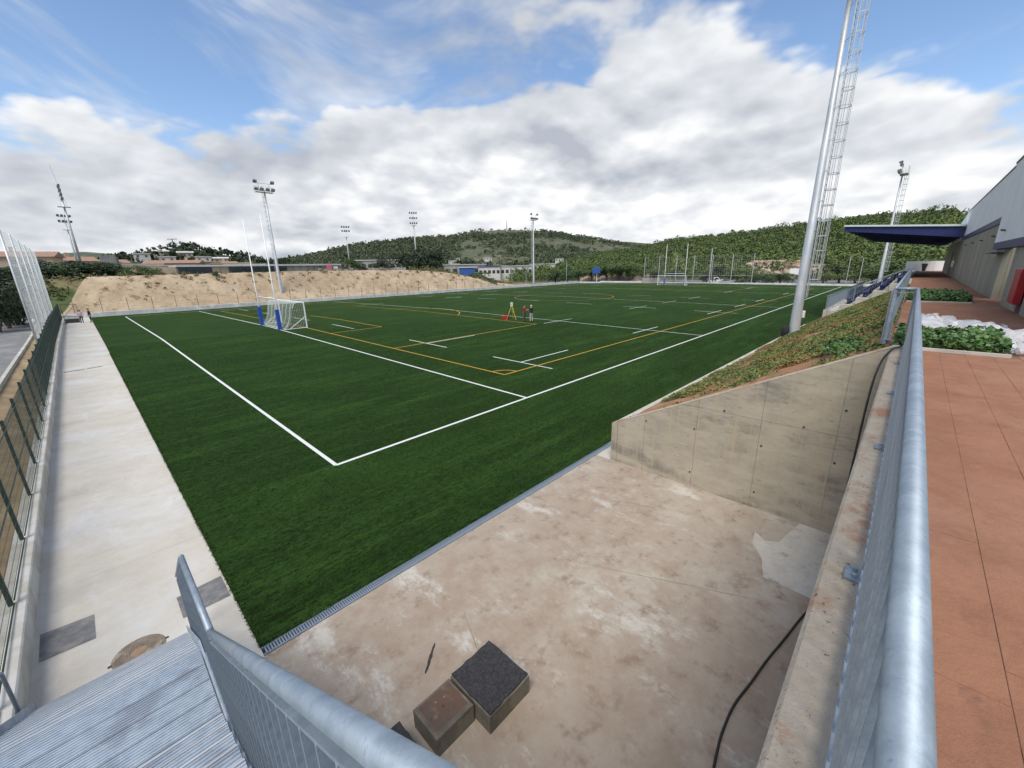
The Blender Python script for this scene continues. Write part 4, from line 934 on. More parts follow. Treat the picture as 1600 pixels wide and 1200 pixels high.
def football_goal(label, u, s):
    t = thing('football_goal', label, 'football goal', (u, MID, 0), 'football goals')
    W2 = 3.72; H = 2.5; d = -s*2.0
    fr = MB()
    for y in (-W2, W2): fr.tube([(u, MID+y, -0.03), (u, MID+y, H)], 0.06, 10)
    fr.tube([(u, MID-W2, H), (u, MID+W2, H)], 0.06, 10); fr.build('frame', 'white_paint', t)
    for y in (-W2, W2):
        mb = MB(); mb.tube([(u, MID+y, 1.15), (u+d*0.82, MID+y, 0.03)], 0.03, 8); mb.build('side_brace', 'white_paint', t)
        mb = MB(); mb.tube([(u, MID+y, 0.03), (u+d, MID+y, 0.03)], 0.03, 8); mb.build('ground_bar', 'white_paint', t)
        mb = MB(); mb.tube(spline([(u, MID+y, H), (u+d*0.42, MID+y, H-0.02), (u+d*0.55, MID+y, H-0.5)]), 0.022, 8); mb.build('net_arm', 'white_paint', t)
    mb = MB(); mb.tube([(u+d, MID-W2, 0.03), (u+d, MID+W2, 0.03)], 0.03, 8); mb.build('rear_bar', 'white_paint', t)
    prof = spline([(0, H), (0.45, H-0.02), (0.58, H-0.55), (0.66, 1.2), (0.80, 0.45), (1.0, 0.05)], 5); prof = [(float(a), float(b)) for a, b in prof]
    net = MB()
    for j in range(63):
        y = MID-W2+2*W2*j/62; sag = 0.05*math.sin(j*0.7)
        for (a, b), (c, e_) in zip(prof[:-1], prof[1:]): net.bar((u+d*(a+sag*a*(1-a)*2), y, b), (u+d*(c+sag*c*(1-c)*2), y, e_), 0.008, 0.008)
    for a, b in prof[::1]: net.bar((u+d*a, MID-W2, b), (u+d*a, MID+W2, b), 0.008, 0.008)
    for y in (MID-W2, MID+W2):
        for k in range(17):
            z = 0.1+k*0.145; xs = [a for a, b in prof if b >= z]; x1 = max(xs) if xs else 0
            net.bar((u, y, z), (u+d*x1, y, z), 0.007, 0.007)
        for k in range(13):
            x_ = k/13; zz = np.interp(x_, [a for a, b in prof], [b for a, b in prof]); net.bar((u+d*x_, y, 0.03), (u+d*x_, y, zz), 0.007, 0.007)
    tag(net.build('net', 'net', t), kind='stuff')
football_goal('white football goal with net in front of the near rugby posts', SU, 1)
football_goal('white football goal with net at the far end of the pitch', FU, -1)

# ================================================================== PEOPLE AND SURVEY TRIPOD
def person(label, loc, face, top, legs, hair, pose, h=1.74, bald=False):
    """one continuous skinned body; materials by body region"""
    k = h/1.75
    J = {'pel': (0, 0, 0.95), 'wst': (0.0, 0, 1.10), 'chs': (0.015, 0, 1.32), 'nck': (0.0, 0, 1.48), 'hd0': (0.02, 0, 1.57), 'hd1': (0.035, 0, 1.66), 'hd2': (0.03, 0, 1.74)}
    E_ = [('pel', 'wst'), ('wst', 'chs'), ('chs', 'nck'), ('nck', 'hd0'), ('hd0', 'hd1'), ('hd1', 'hd2')]
    rad = {'pel': (.155, .115), 'wst': (.140, .10), 'chs': (.165, .115), 'nck': (.055, .055), 'hd0': (.072, .08), 'hd1': (.085, .098), 'hd2': (.06, .07)}
    for s, sd_ in ((1, 'l'), (-1, 'r')):
        st_ = pose.get('step', 0)*s
        J['hip'+sd_] = (0, 0.095*s, 0.90); J['kne'+sd_] = (0.03+st_*0.5, 0.11*s, 0.49); J['ank'+sd_] = (0.0+st_, 0.115*s, 0.09); J['toe'+sd_] = (0.17+st_, 0.135*s, 0.035)
        E_ += [('pel', 'hip'+sd_), ('hip'+sd_, 'kne'+sd_), ('kne'+sd_, 'ank'+sd_), ('ank'+sd_, 'toe'+sd_)]
        rad['hip'+sd_] = (.098, .098); rad['kne'+sd_] = (.066, .066); rad['ank'+sd_] = (.050, .050); rad['toe'+sd_] = (.040, .034)
        J['shl'+sd_] = (0, 0.19*s, 1.42); el, wr = pose['arm'+sd_]
        J['elb'+sd_] = (el[0], el[1]*s, el[2]); J['wri'+sd_] = (wr[0], wr[1]*s, wr[2])
        dv = np.array(J['wri'+sd_])-np.array(J['elb'+sd_]); dv /= np.linalg.norm(dv); w_ = np.array(J['wri'+sd_]); side = np.cross(dv, (0, 0, 1)); side = side/(np.linalg.norm(side)+1e-6)
        J['plm'+sd_] = tuple(w_+dv*0.07); E_ += [('chs', 'shl'+sd_), ('shl'+sd_, 'elb'+sd_), ('elb'+sd_, 'wri'+sd_), ('wri'+sd_, 'plm'+sd_)]
        rad['shl'+sd_] = (.066, .066); rad['elb'+sd_] = (.045, .045); rad['wri'+sd_] = (.030, .030); rad['plm'+sd_] = (.036, .022)
        for f_i, (o_, ln) in enumerate(((-0.03, .075), (-0.01, .085), (0.01, .08), (0.03, .062))):
            J['f%d%s' % (f_i, sd_)] = tuple(w_+dv*(0.09+ln)+side*o_*1.1+np.array((0.0, 0, -0.012))); E_.append(('plm'+sd_, 'f%d%s' % (f_i, sd_))); rad['f%d%s' % (f_i, sd_)] = (.010, .010)
        J['th'+sd_] = tuple(w_+dv*0.07+side*0.055); E_.append(('wri'+sd_, 'th'+sd_)); rad['th'+sd_] = (.011, .011)
    names = list(J); me = bpy.data.meshes.new('body'); me.from_pydata([tuple(np.array(J[n])*k) for n in names], [(names.index(a), names.index(b)) for a, b in E_], []); me.update()
    tmp = bpy.data.objects.new('tmp', me); COL.objects.link(tmp)
    sk = tmp.modifiers.new('s', 'SKIN'); sk.use_smooth_shade = True
    for i, n in enumerate(names):
        sv = me.skin_vertices[0].data[i]; sv.radius = (rad[n][0]*k, rad[n][1]*k); sv.use_root = (n == 'pel')
    sb = tmp.modifiers.new('d', 'SUBSURF'); sb.levels = 2; sb.render_levels = 2
    dg = bpy.context.evaluated_depsgraph_get(); em = bpy.data.meshes.new_from_object(tmp.evaluated_get(dg))
    bpy.data.objects.remove(tmp)
    for m in (top, legs, 'skin', hair, 'shoe'): em.materials.append(MATS[m])
    slv = pose.get('sleeve', 'long')
    for p in em.polygons:
        c = p.center/k; arm = abs(c.y) > 0.215 and c.z > 0.7
        if c.z > 1.50: i = 3 if (c.z > 1.70 or (c.x < -0.005 and c.z > 1.56)) else 2
        elif c.z > 1.47 and abs(c.y) < 0.07: i = 2
        elif c.z < 0.10: i = 4
        else:
            i = 0 if c.z > 0.94 else 1
            q = np.array(c)
            for sd_ in 'lr':
                w_ = np.array(J['wri'+sd_]); e_ = np.array(J['elb'+sd_])
                if np.linalg.norm(q-w_) < 0.10 or np.linalg.norm(q-np.array(J['plm'+sd_])) < 0.12: i = 2
                elif (abs(c.y) > 0.2 or c.x > 0.16) and c.z > 0.75:
                    t_ = np.dot(q-e_, w_-e_)/np.dot(w_-e_, w_-e_)
                    if np.linalg.norm(q-(e_+np.clip(t_, 0, 1)*(w_-e_))) < 0.06: i = 2 if slv == 'short' else 0
        p.material_index = i; p.use_smooth = True
    root = thing('person', label, 'person', loc); root.rotation_euler[2] = face
    o = bpy.data.objects.new('body', em); link(o, root)
    # face and hair as small raised features
    mb = MB()
    hx = 0.03
    mb.add([(hx+0.085, -0.014, 1.615), (hx+0.085, 0.014, 1.615), (hx+0.088, 0, 1.66), (hx+0.118, 0, 1.62)], [(0, 1, 3), (1, 2, 3), (2, 0, 3)])
    for s in (-1, 1): mb.tube([(hx, 0.088*s, 1.62), (hx, 0.098*s, 1.625), (hx-0.005, 0.098*s, 1.66), (hx, 0.088*s, 1.665)], 0.012, 5)
    q = mesh_np('nose_and_ears', np.array(mb.v)*k+WL[root.name], mb.f, 'skin', root)
    mb = MB()
    for s in (-1, 1): mb.box((hx+0.084, 0.034*s-0.012, 1.652), (hx+0.094, 0.034*s+0.012, 1.664))
    mb.box((hx+0.078, -0.022, 1.578), (hx+0.087, 0.022, 1.586)); mesh_np('eyes_and_mouth', np.array(mb.v)*k+WL[root.name], mb.f, 'hair_dark', root)
    a, b = np.meshgrid(np.linspace(0, 2*math.pi, 17), np.linspace(-0.15, 1.5, 7), indexing='ij')
    X = hx-0.018+0.112*np.cos(b)*np.cos(a); Y_ = 0.100*np.cos(b)*np.sin(a); Z_ = 1.665+0.115*np.sin(b)
    Z_ = np.where((X > 0.06), np.maximum(Z_, 1.70), Z_)
    g_ = grid_mesh('hair', X*k+WL[root.name][0], Y_*k+WL[root.name][1], Z_*k+WL[root.name][2], hair, root)
    return root
def face_to(a, b): return math.atan2(b[1]-a[1], b[0]-a[0])
pA, pB = (28.15, 17.55, pz(17.5)+0.004), (28.35, 16.72, pz(16.7)+0.004)
hold = {'arml': ((0.10, 0.24, 1.14), (0.30, 0.12, 1.22)), 'armr': ((0.10, 0.24, 1.14), (0.30, 0.10, 1.20)), 'step': 0.03}
relax = {'arml': ((-0.02, 0.25, 1.14), (0.06, 0.25, 0.90)), 'armr': ((0.0, 0.25, 1.14), (0.10, 0.24, 0.90)), 'step': 0.05}
person('person in red jacket and dark grey trousers with dark hair beside the tripod', pA, face_to(pA, pB)+0.2, 'cloth_red', 'cloth_grey', 'hair_dark', dict(hold), 1.80)
person('person in black short sleeved top and pale trousers with light hair', pB, face_to(pB, pA)-0.5, 'cloth_black', 'cloth_pale', 'hair_pale', dict(hold, sleeve='short'), 1.76)
pC, pD = (-4.52, 64.6, pz(64.6)-0.026), (-3.70, 64.5, pz(64.5)-0.026)
person('person in lilac top and dark trousers standing by the far gate', pC, R(250), 'cloth_pink', 'cloth_navy', 'hair_dark', dict(relax, sleeve='short'), 1.68)
person('person in dark navy top and jeans at the far left turf corner', pD, R(200), 'cloth_navy', 'cloth_jeans', 'hair_dark', dict(relax), 1.78)
c = np.array([28.55, 19.75, pz(19.75)])
tp = thing('survey_tripod', 'yellow survey tripod carrying a white instrument on the pitch', 'tripod', tuple(c))
for a in (0.5, 2.6, 4.7):
    mb = MB(); f = c+np.array([0.62*math.cos(a), 0.62*math.sin(a), 0.01]); h_ = c+np.array([0.07*math.cos(a), 0.07*math.sin(a), 1.42])
    mid = f*0.45+h_*0.55; sdv = np.array([-math.sin(a), math.cos(a), 0])*0.045
    mb.bar(mid+sdv, h_+sdv, 0.032, 0.03); mb.bar(mid-sdv, h_-sdv, 0.032, 0.03); mb.bar(f, mid*1.0, 0.045, 0.035); mb.build('leg', 'yellow', tp)
mb = MB(); mb.prism(*disc(c[:2], 0.11, c[2]+1.42, c[2]+1.46, 12)); mb.build('head_plate', 'yellow', tp)
mb = MB(); mb.bevbox((c[0]-0.10, c[1]-0.10, c[2]+1.47), (c[0]+0.10, c[1]+0.10, c[2]+1.86), 0.03); ins = mb.build('instrument', 'white_paint', tp)
mb = MB(); mb.tube([(c[0]-0.14, c[1]-0.05, c[2]+1.68), (c[0]+0.02, c[1]+0.12, c[2]+1.68)], 0.045, 10); mb.build('telescope', 'steel_dark', ins)
mb = MB(); mb.tube([(c[0]-0.07, c[1], c[2]+1.86), (c[0]-0.07, c[1], c[2]+1.92), (c[0]+0.07, c[1], c[2]+1.92), (c[0]+0.07, c[1], c[2]+1.86)], 0.012, 6); mb.build('carry_handle', 'white_paint', ins)
cs = thing('instrument_case', 'red instrument case on the turf beside the tripod', 'case', (28.3, 20.5, c[2]))
mb = MB(); mb.bevbox((28.08, 20.15, c[2]), (28.55, 20.85, c[2]+0.42), 0.04); mb.build('case', 'red', cs); mb = MB(); mb.box((28.07, 20.14, c[2]+0.26), (28.56, 20.86, c[2]+0.28)); mb.build('seam', 'steel_dark', cs)

# ================================================================== BUILDING, CANOPY, STAND
VB = -14.3
bd = thing('sports_building', 'sports building with white upper panels, blue band and olive concrete wall', 'building', (40, VB, ZT))
ul = [21.7+i*3.27 for i in range(17)]
for a, b in zip(ul[:-1], ul[1:]):
    if b > 74.5: break
    mb = MB(); mb.box((a+0.012, VB-0.2, ZT-0.1), (b-0.012, VB+random.uniform(0, 0.006), 6.86)); mb.build('wall_panel', 'bld_olive', bd)
mb = MB(); mb.box((21.7, VB-0.6, ZT-0.1), (74, VB-0.205, 9.0)); mb.box((8, VB-1.4, ZT-0.1), (19.0, VB-1.0, 9.0)); mb.build('wall_core', 'bld_olive', bd)
for a, b in zip([24.6]+[27.8+i*3.27 for i in range(0, 8)], [27.8+i*3.27 for i in range(0, 8)]+[51.0]):
    if b-a < 0.4: continue
    mb = MB(); mb.box((a+0.012, VB-0.25, 7.17), (b-0.012, VB+0.03+random.uniform(0, 0.006), 9.20)); mb.build('upper_panel', 'bld_white', bd)
for a, b in ((8, 13.6), (13.6, 19.1), (19.1, 24.59)):
    mb = MB(); mb.box((a+0.012, VB-0.25, 6.02), (b-0.012, VB+0.10, 9.22 if a > 13 else 9.6)); mb.build('upper_panel', 'bld_white', bd)
mb = MB(); mb.box((24.6, VB-0.2, 6.87), (48, VB+0.055, 7.16)); mb.build('blue_band', 'bld_blue', bd)
mb = MB(); mb.box((8, VB-0.2, 5.74), (24.2, VB+0.14, 6.01)); mb.build('blue_band', 'bld_blue', bd)
mb = MB(); mb.box((8, VB-0.3, 9.61), (13.5, VB+0.13, 9.69)); mb.box((13.6, VB-0.3, 9.23), (24.6, VB+0.13, 9.31)); mb.box((24.62, VB-0.3, 9.21), (51, VB+0.06, 9.28)); mb.build('coping', 'grey_panel', bd)
mb = MB(); mb.prism([(51.02, VB+0.02, 6.9), (51.02, VB+0.02, 9.2), (62, VB+0.02, 8.4), (62, VB+0.02, 6.9)], (0, -0.2, 0)); mb.build('end_gusset', 'canopy_edge', bd)
# door recess, jambs, near pier
mb = MB(); mb.box((18.9, VB-0.95, ZT-0.05), (21.7, VB-0.9, 5.74)); dd = mb.build('door', 'door_dark', bd)
mb = MB(); mb.box((20.2, VB-0.89, ZT+0.9), (20.26, VB-0.84, ZT+1.15)); mb.build('handle', 'galv', dd)
mb = MB(); mb.box((15.6, VB-0.6, ZT-0.1), (18.9, VB, 5.74)); mb.build('wall_panel', 'bld_olive', bd)
mb = MB(); mb.box((14.85, VB-0.35, ZT-0.1), (15.3, VB-0.02, 5.74)); mb.build('blue_column', 'bld_blue', bd)
mb = MB(); mb.box((15.3, VB-0.7, ZT-0.1), (15.6, VB-0.3, 5.74)); mb.build('dark_recess', 'door_dark', bd)
mb = MB(); mb.box((8, VB-0.6, ZT-0.1), (14.85, VB-0.01, 5.74)); mb.build('wall_panel', 'bld_olive', bd)
mb = MB(); mb.box((21.6, VB+0.0, 5.55), (23.6, VB+0.35, 5.60)); mb.build('door_hood', 'steel_dark', bd)
for u, z in ((26.1, 6.36), (31.6, 6.34), (37.2, 6.36), (43, 6.36), (22.0, 6.45)):
    mb = MB(); y = VB+(0.10 if u < 24 else 0.01); mb.prism([(u-0.12, y, z-0.05), (u+0.12, y, z-0.05), (u+0.12, y+0.14, z-0.02), (u-0.12, y+0.14, z-0.02)], (0, 0, 0.07)); mb.build('wall_light', 'lamp_body', bd)
for u in (53.0, 55.2):
    mb = MB(); mb.box((u, VB-0.05, 4.55), (u+1.0, VB+0.02, 5.65)); w_ = mb.build('window', 'steel_dark', bd); mb = MB(); mb.box((u+0.06, VB+0.021, 4.6), (u+0.94, VB+0.03, 5.6)); mb.build('pane', 'glass_dark', w_)
mb = MB(); mb.box((58.4, VB-0.05, ZT), (60.0, VB+0.03, 6.1)); mb.build('dark_doorway', 'door_dark', bd)
rb = thing('hose_cabinet', 'red cabinet fixed to the building wall at the right edge', 'cabinet', (15.9, VB+0.02, 4.0))
mb = MB(); mb.bevbox((14.95, VB+0.01, 4.02), (16.1, VB+0.16, 5.06), 0.02); bx_ = mb.build('case', 'red', rb); mb = MB(); mb.box((15.0, VB+0.162, 4.08), (16.05, VB+0.172, 4.98)); mb.build('door', 'red', bx_)
# canopy over the stand
cn = thing('canopy', 'dark blue cantilever canopy with pale roof edge over the stand', 'canopy', (60, VB, 7))
mb = MB(); mb.prism([(47.6, VB+0.1, 7.95), (47.6, -6.15, 8.52), (47.6, -6.15, 8.66), (47.6, VB+0.1, 8.10)], (33, 0, 0)); mb.build('roof_sheet', 'canopy_edge', cn)
for i in range(8):
    u = 47.75+i*4.65; mb = MB()
    mb.prism([(u, VB+0.1, 7.08), (u, VB+0.1, 7.93), (u, -6.2, 8.50), (u, -6.2, 8.10)], (0.22, 0, 0)); mb.build('beam', 'bld_blue', cn)
for i in range(9):
    y = VB+0.5+i*0.93; z = 7.93+(y-VB)*0.0706; mb = MB(); mb.box((47.98, y, z-0.25), (80.3, y+0.12, z-0.01)); mb.build('purlin', 'under', cn)
mb = MB(); mb.prism([(48.0, VB+0.1, 7.62), (48.0, -6.3, 8.16), (48.0, -6.3, 8.20), (48.0, VB+0.1, 7.66)], (32, 0, 0)); mb.build('soffit', 'under', cn)
# stand
sn = thing('stand', 'stepped concrete stand for the blue seats below the canopy', 'stand', (52, -9, 1.4))
steps = [(-7.0, 1.55), (-7.95, 2.05), (-8.85, 2.60), (-9.75, 3.15), (-10.65, 3.70)]
for i, (y, z) in enumerate(steps):
    y2 = steps[i+1][0] if i+1 < len(steps) else -11.75; mb = MB(); mb.box((37.2, y2, -0.5), (92, y, z)); mb.build('step', 'concrete_pale', sn)
mb = MB(); mb.box((36.9, -7.25, -0.5), (92, -7.0, 1.62)); mb.build('front_wall', 'concrete_pale', sn)
se = MB(); se.box((-0.22, -0.20, 0.36), (0.22, 0.20, 0.41)); se.bar((0, -0.22, 0.38), (0, -0.30, 0.78), 0.44, 0.03, (0, 1, 0)); se.box((-0.03, -0.1, 0), (0.03, 0.1, 0.36))
first = None
for i, (y, z) in enumerate(steps[1:]):
    for j in range(44):
        u = 38.2+j*0.56; loc = (u, y-0.42, z)
        o = mesh_np('stadium_seat', se.v, se.f, 'seat_blue') if first is None else bpy.data.objects.new('stadium_seat', first.data)
        if first is None: first = o
        else: link(o)
        o.location = loc; tag(o, 'dark blue plastic seat in the '+('lowest', 'second', 'third', 'highest')[i]+' row of the stand', 'seat', 'dark blue stand seats')
railing('stand_railing', 'pale galvanised railing along the front of the stand', (37.1, -7.1, 1.62), (68, -7.1, 1.62), 1.08, posts=2.4, pitch=0.13, plates=False)
railing('stand_railing', 'dark looking railing sloping down the near end of the stand', (38.95, -11.6, ZT), (37.15, -7.2, 1.62), 1.08, posts=1.5, pitch=0.16, plates=False)
hb = thing('hoarding', 'white panels closing the far end of the terrace', 'panel', (82, -13, ZT))
for i in range(4): mb = MB(); mb.box((82, -14.6+i*1.0+0.01, ZT), (82.08, -13.61+i*1.0, ZT+1.35)); mb.build('panel', 'bld_white', hb)
o = thing('litter_bin', 'dark bin standing before the white panels at the terrace end', 'bin', (80.5, -12.6, ZT)); mb = MB(); mb.tube([(80.5, -12.6, ZT), (80.5, -12.6, ZT+0.5), (80.5, -12.6, ZT+0.95)], [0.18, 0.25, 0.34], 10); mb.build('drum', 'steel_dark', o); mb = MB(); mb.tube([(80.5, -12.6, ZT+0.95), (80.5, -12.6, ZT+1.02)], [0.37, 0.33], 10); mb.build('lid', 'steel_dark', o)

# ================================================================== TREES
def crown_template(n, seed, lobes=5, card=0.34, flat=0.85):
    """unit crown (radius about 1, height about 1.6): cards clustered on overlapping lobes"""
    r = np.random.default_rng(seed)
    C = r.normal(size=(lobes, 3))*np.array([0.45, 0.45, 0.30]); C[:, 2] += 0.75; rad = r.uniform(0.42, 0.68, lobes)
    i = r.integers(0, lobes, n); d = r.normal(size=(n, 3)); d /= np.linalg.norm(d, axis=1, keepdims=True); d[:, 2] = np.where(d[:, 2] < -0.35, -d[:, 2], d[:, 2])
    P = C[i]+d*(rad[i]*r.uniform(0.72, 1.05, n))[:, None]*np.array([1, 1, flat])
    nn = d+0.55*r.normal(size=(n, 3)); nn /= np.linalg.norm(nn, axis=1, keepdims=True)
    a = np.cross(nn, r.normal(size=(n, 3))); a /= np.linalg.norm(a, axis=1, keepdims=True); b = np.cross(nn, a)
    s = (card*r.uniform(0.6, 1.3, n))[:, None]
    return np.stack([P-a*s*0.5, P-b*s*0.4, P+a*s*0.5, P+b*s*0.4], 1)
def scatter_wood(name, label, P, size, m, templates):
    out = []
    k = rng.integers(0, len(templates), len(P)); ang = rng.uniform(0, 2*math.pi, len(P))
    for j, T in enumerate(templates):
        sel = np.where(k == j)[0]
        if not len(sel): continue
        c, s = np.cos(ang[sel]), np.sin(ang[sel]); x = T[..., 0]; y = T[..., 1]; z = T[..., 2]
        sx = size[sel][:, None, None]; hs = (size[sel]*rng.uniform(0.85, 1.25, len(sel)))[:, None, None]
        V = np.stack([(x[None]*c[:, None, None]-y[None]*s[:, None, None])*sx, (x[None]*s[:, None, None]+y[None]*c[:, None, None])*sx, z[None]*hs], -1)+P[sel][:, None, None, :]
        out.append(V.reshape(-1, 3))
    v = np.concatenate(out); f = np.arange(len(v)).reshape(-1, 4)
    return tag(mesh_np(name, v, f, m), label, 'trees', kind='stuff')
def hill(name, ridge, D0, D1, zb, m, nx=140, seed=0, rough=0.03, power=1.12, lump=60.0, d1b=None):
    xs = np.linspace(ridge[0][0], ridge[-1][0], nx); ys = np.interp(xs, [p[0] for p in ridge], [p[1] for p in ridge])
    ts = np.concatenate([np.linspace(0, 1, 34), np.linspace(1.06, 1.7, 8)])
    X = np.zeros((nx, len(ts))); Y = X.copy(); Z = X.copy()
    for i, (x, y) in enumerate(zip(xs, ys)):
        f = i/(nx-1); d0 = D0[0]+(D0[1]-D0[0])*f; d1 = D1[0]+(D1[1]-D1[0])*f
        zr = at(x, y, d1)[2]
        for j, t in enumerate(ts):
            p = at(x, y, d0+(d1-d0)*t); X[i, j], Y[i, j] = p[0], p[1]
            Z[i, j] = zb+(zr-zb)*(t**power) if t <= 1 else zr-(t-1)*(zr-zb)*0.8
    h = np.maximum(Z.max()-zb, 1)
    Z += rough*h*smooth_noise(X/lump, Y/lump, seed, 5)*np.clip(np.minimum(ts, 1.0)*3, 0, 1)[None]*np.where(ts[None] > 0.9, 0.35, 1.0)
    o = struct(grid_mesh(name, X, Y, Z, m)); return X, Y, Z, ts
def on_hill(H, n, tmax=1.05, tpow=0.8):
    X, Y, Z, ts = H; nx = X.shape[0]
    i = rng.uniform(0, nx-1.001, n); t = rng.uniform(0.01, tmax, n)**tpow; j = np.interp(t, ts, np.arange(len(ts)))
    i0 = i.astype(int); j0 = np.minimum(j.astype(int), len(ts)-2); fi = i-i0; fj = j-j0
    def bl(A): return (A[i0, j0]*(1-fi)+A[i0+1, j0]*fi)*(1-fj)+(A[i0, j0+1]*(1-fi)+A[i0+1, j0+1]*fi)*fj
    return np.column_stack([bl(X), bl(Y), bl(Z)])
far_T = [crown_template(30, 100+i, 4, 0.6) for i in range(5)]
pine_T = [crown_template(150, 200+i, 8, 0.27) for i in range(7)]
# blue distance, scrub hill, pine hill, town hill
hill('distant_ridge', [(-120, 402), (60, 399), (95, 396), (130, 393), (170, 396), (220, 399), (300, 404), (420, 412)], (1800, 1800), (2600, 2600), -5, 'far_wood', 60, 3, 0.04, lump=300)
hill('distant_ridge', [(900, 380), (940, 379), (980, 377.5), (1020, 381), (1080, 390)], (1500, 1500), (2000, 2000), -5, 'far_wood', 40, 4, 0.03, lump=300)
hill('distant_ridge', [(1280, 352), (1340, 337), (1380, 333), (1420, 335), (1470, 341), (1560, 350)], (700, 700), (900, 900), -5, 'scrub', 60, 5, 0.04, lump=120)
H2 = hill('scrub_hill', [(420, 412), (440, 407), (500, 396), (560, 382), (620, 375), (680, 371), (705, 371), (740, 362), (790, 359), (850, 361), (900, 368), (960, 379), (1000, 386), (1060, 398)], (380, 420), (820, 900), -4, 'scrub', 160, 6, 0.045, 1.0, 90)
P = on_hill(H2, 9000); d = smooth_noise(P[:, 0]/70, P[:, 1]/70, 81, 4)
az = np.arctan2(P[:, 1]-CAM[1], P[:, 0]-CAM[0]); azl = math.atan2(at(720, 400, 100)[1]-CAM[1], at(720, 400, 100)[0]-CAM[0])
keep = d+np.where(az > azl, 0.55, 0.0)-(P[:, 2] > 40)*0.10 > rng.uniform(-0.28, 0.30, len(P)); P = P[keep]
scatter_wood('hillside_scrub', 'dark scrub and pines over the rocky far hill with the aerial', P-np.array([0, 0, 1.0]), rng.uniform(1.4, 4.2, len(P)), 'far_wood', far_T)
H3 = hill('pine_hill', [(800, 430), (860, 417), (900, 408), (940, 399), (1000, 391), (1040, 382), (1100, 373), (1180, 368), (1250, 356), (1300, 351), (1360, 346), (1400, 343), (1440, 339), (1480, 336), (1505, 339), (1530, 348), (1600, 368)], (190, 175), (520, 380), -0.9, 'forest_floor', 160, 8, 0.05, 1.08, 60)
P = on_hill(H3, 5200, 1.02, 0.85); P = P[smooth_noise(P[:, 0]/25, P[:, 1]/25, 83, 3) > rng.uniform(-0.95, -0.1, len(P))]
az = np.arctan2(P[:, 1]-CAM[1], P[:, 0]-CAM[0])
scatter_wood('pine_wood', 'dense green pine wood covering the hill behind the far goals', P-np.array([0, 0, 0.6]), rng.uniform(1.5, 3.7, len(P)), 'pine', pine_T)
H1 = hill('town_hill', [(150, 412), (200, 403), (240, 395), (268, 388), (300, 389), (330, 395), (380, 403), (420, 409), (450, 412)], (240, 240), (330, 330), 4, 'scrub', 60, 9, 0.05)
P = on_hill(H1, 420); P = P[rng.uniform(0, 1, len(P)) < 0.75]
scatter_wood('hilltop_trees', 'dark trees among the houses of the small town hill', P-np.array([0, 0, 0.5]), rng.uniform(1.4, 3.4, len(P)), 'leaf_dark', far_T)

def tree_proto(seed, m, spread=1.0, n=2200, trunk=0.9):
    t = thing('tree', '', 'tree', (0, 0, 0)); T = crown_template(n, seed, 11, 0.125, 0.9); T = T.copy(); T[..., 0] *= spread; T[..., 1] *= spread; T[..., 2] += trunk*0.55
    mesh_np('crown', T.reshape(-1, 3), np.arange(4*n).reshape(n, 4), m, t)
    mb = MB(); mb.tube([(0, 0, -0.15), (0.03, 0.02, 0.4), (0.0, 0.03, 0.9+trunk*0.3)], [0.10, 0.075, 0.04], 8)
    for a in (0.4, 2.3, 4.4): mb.tube([(0.02, 0.02, 0.45), (0.35*math.cos(a), 0.35*math.sin(a), 0.95+trunk*0.3)], [0.045, 0.02], 6)
    mb.build('trunk', 'bark', t); return t
TP = [tree_proto(301, 'leaf', 1.0), tree_proto(302, 'leaf_dark', 1.15), tree_proto(303, 'leaf_light', 1.1, 2200, 0.4), tree_proto(304, 'pine', 1.0), tree_proto(305, 'leaf_dark', 0.9), tree_proto(306, 'leaf', 1.2, 2200, 0.3)]
used = set()
def tree(k, x, ytop, ybase, D, label, wide=1.0, group=None, z=None):
    p = at(x, ybase, D); zt = at(x, ytop, D)[2]; zb = p[2] if z is None else z; h = max(zt-zb, 0.6)
    o = TP[k] if k not in used else copy_tree(TP[k]); used.add(k)
    s = h/1.95; o.location = (p[0], p[1], zb); o.scale = (s*wide, s*wide, s); o.rotation_euler[2] = rng.uniform(0, 6.28); WL[o.name] = np.array(p)
    o['label'] = label
    if group: o['group'] = group
    return o
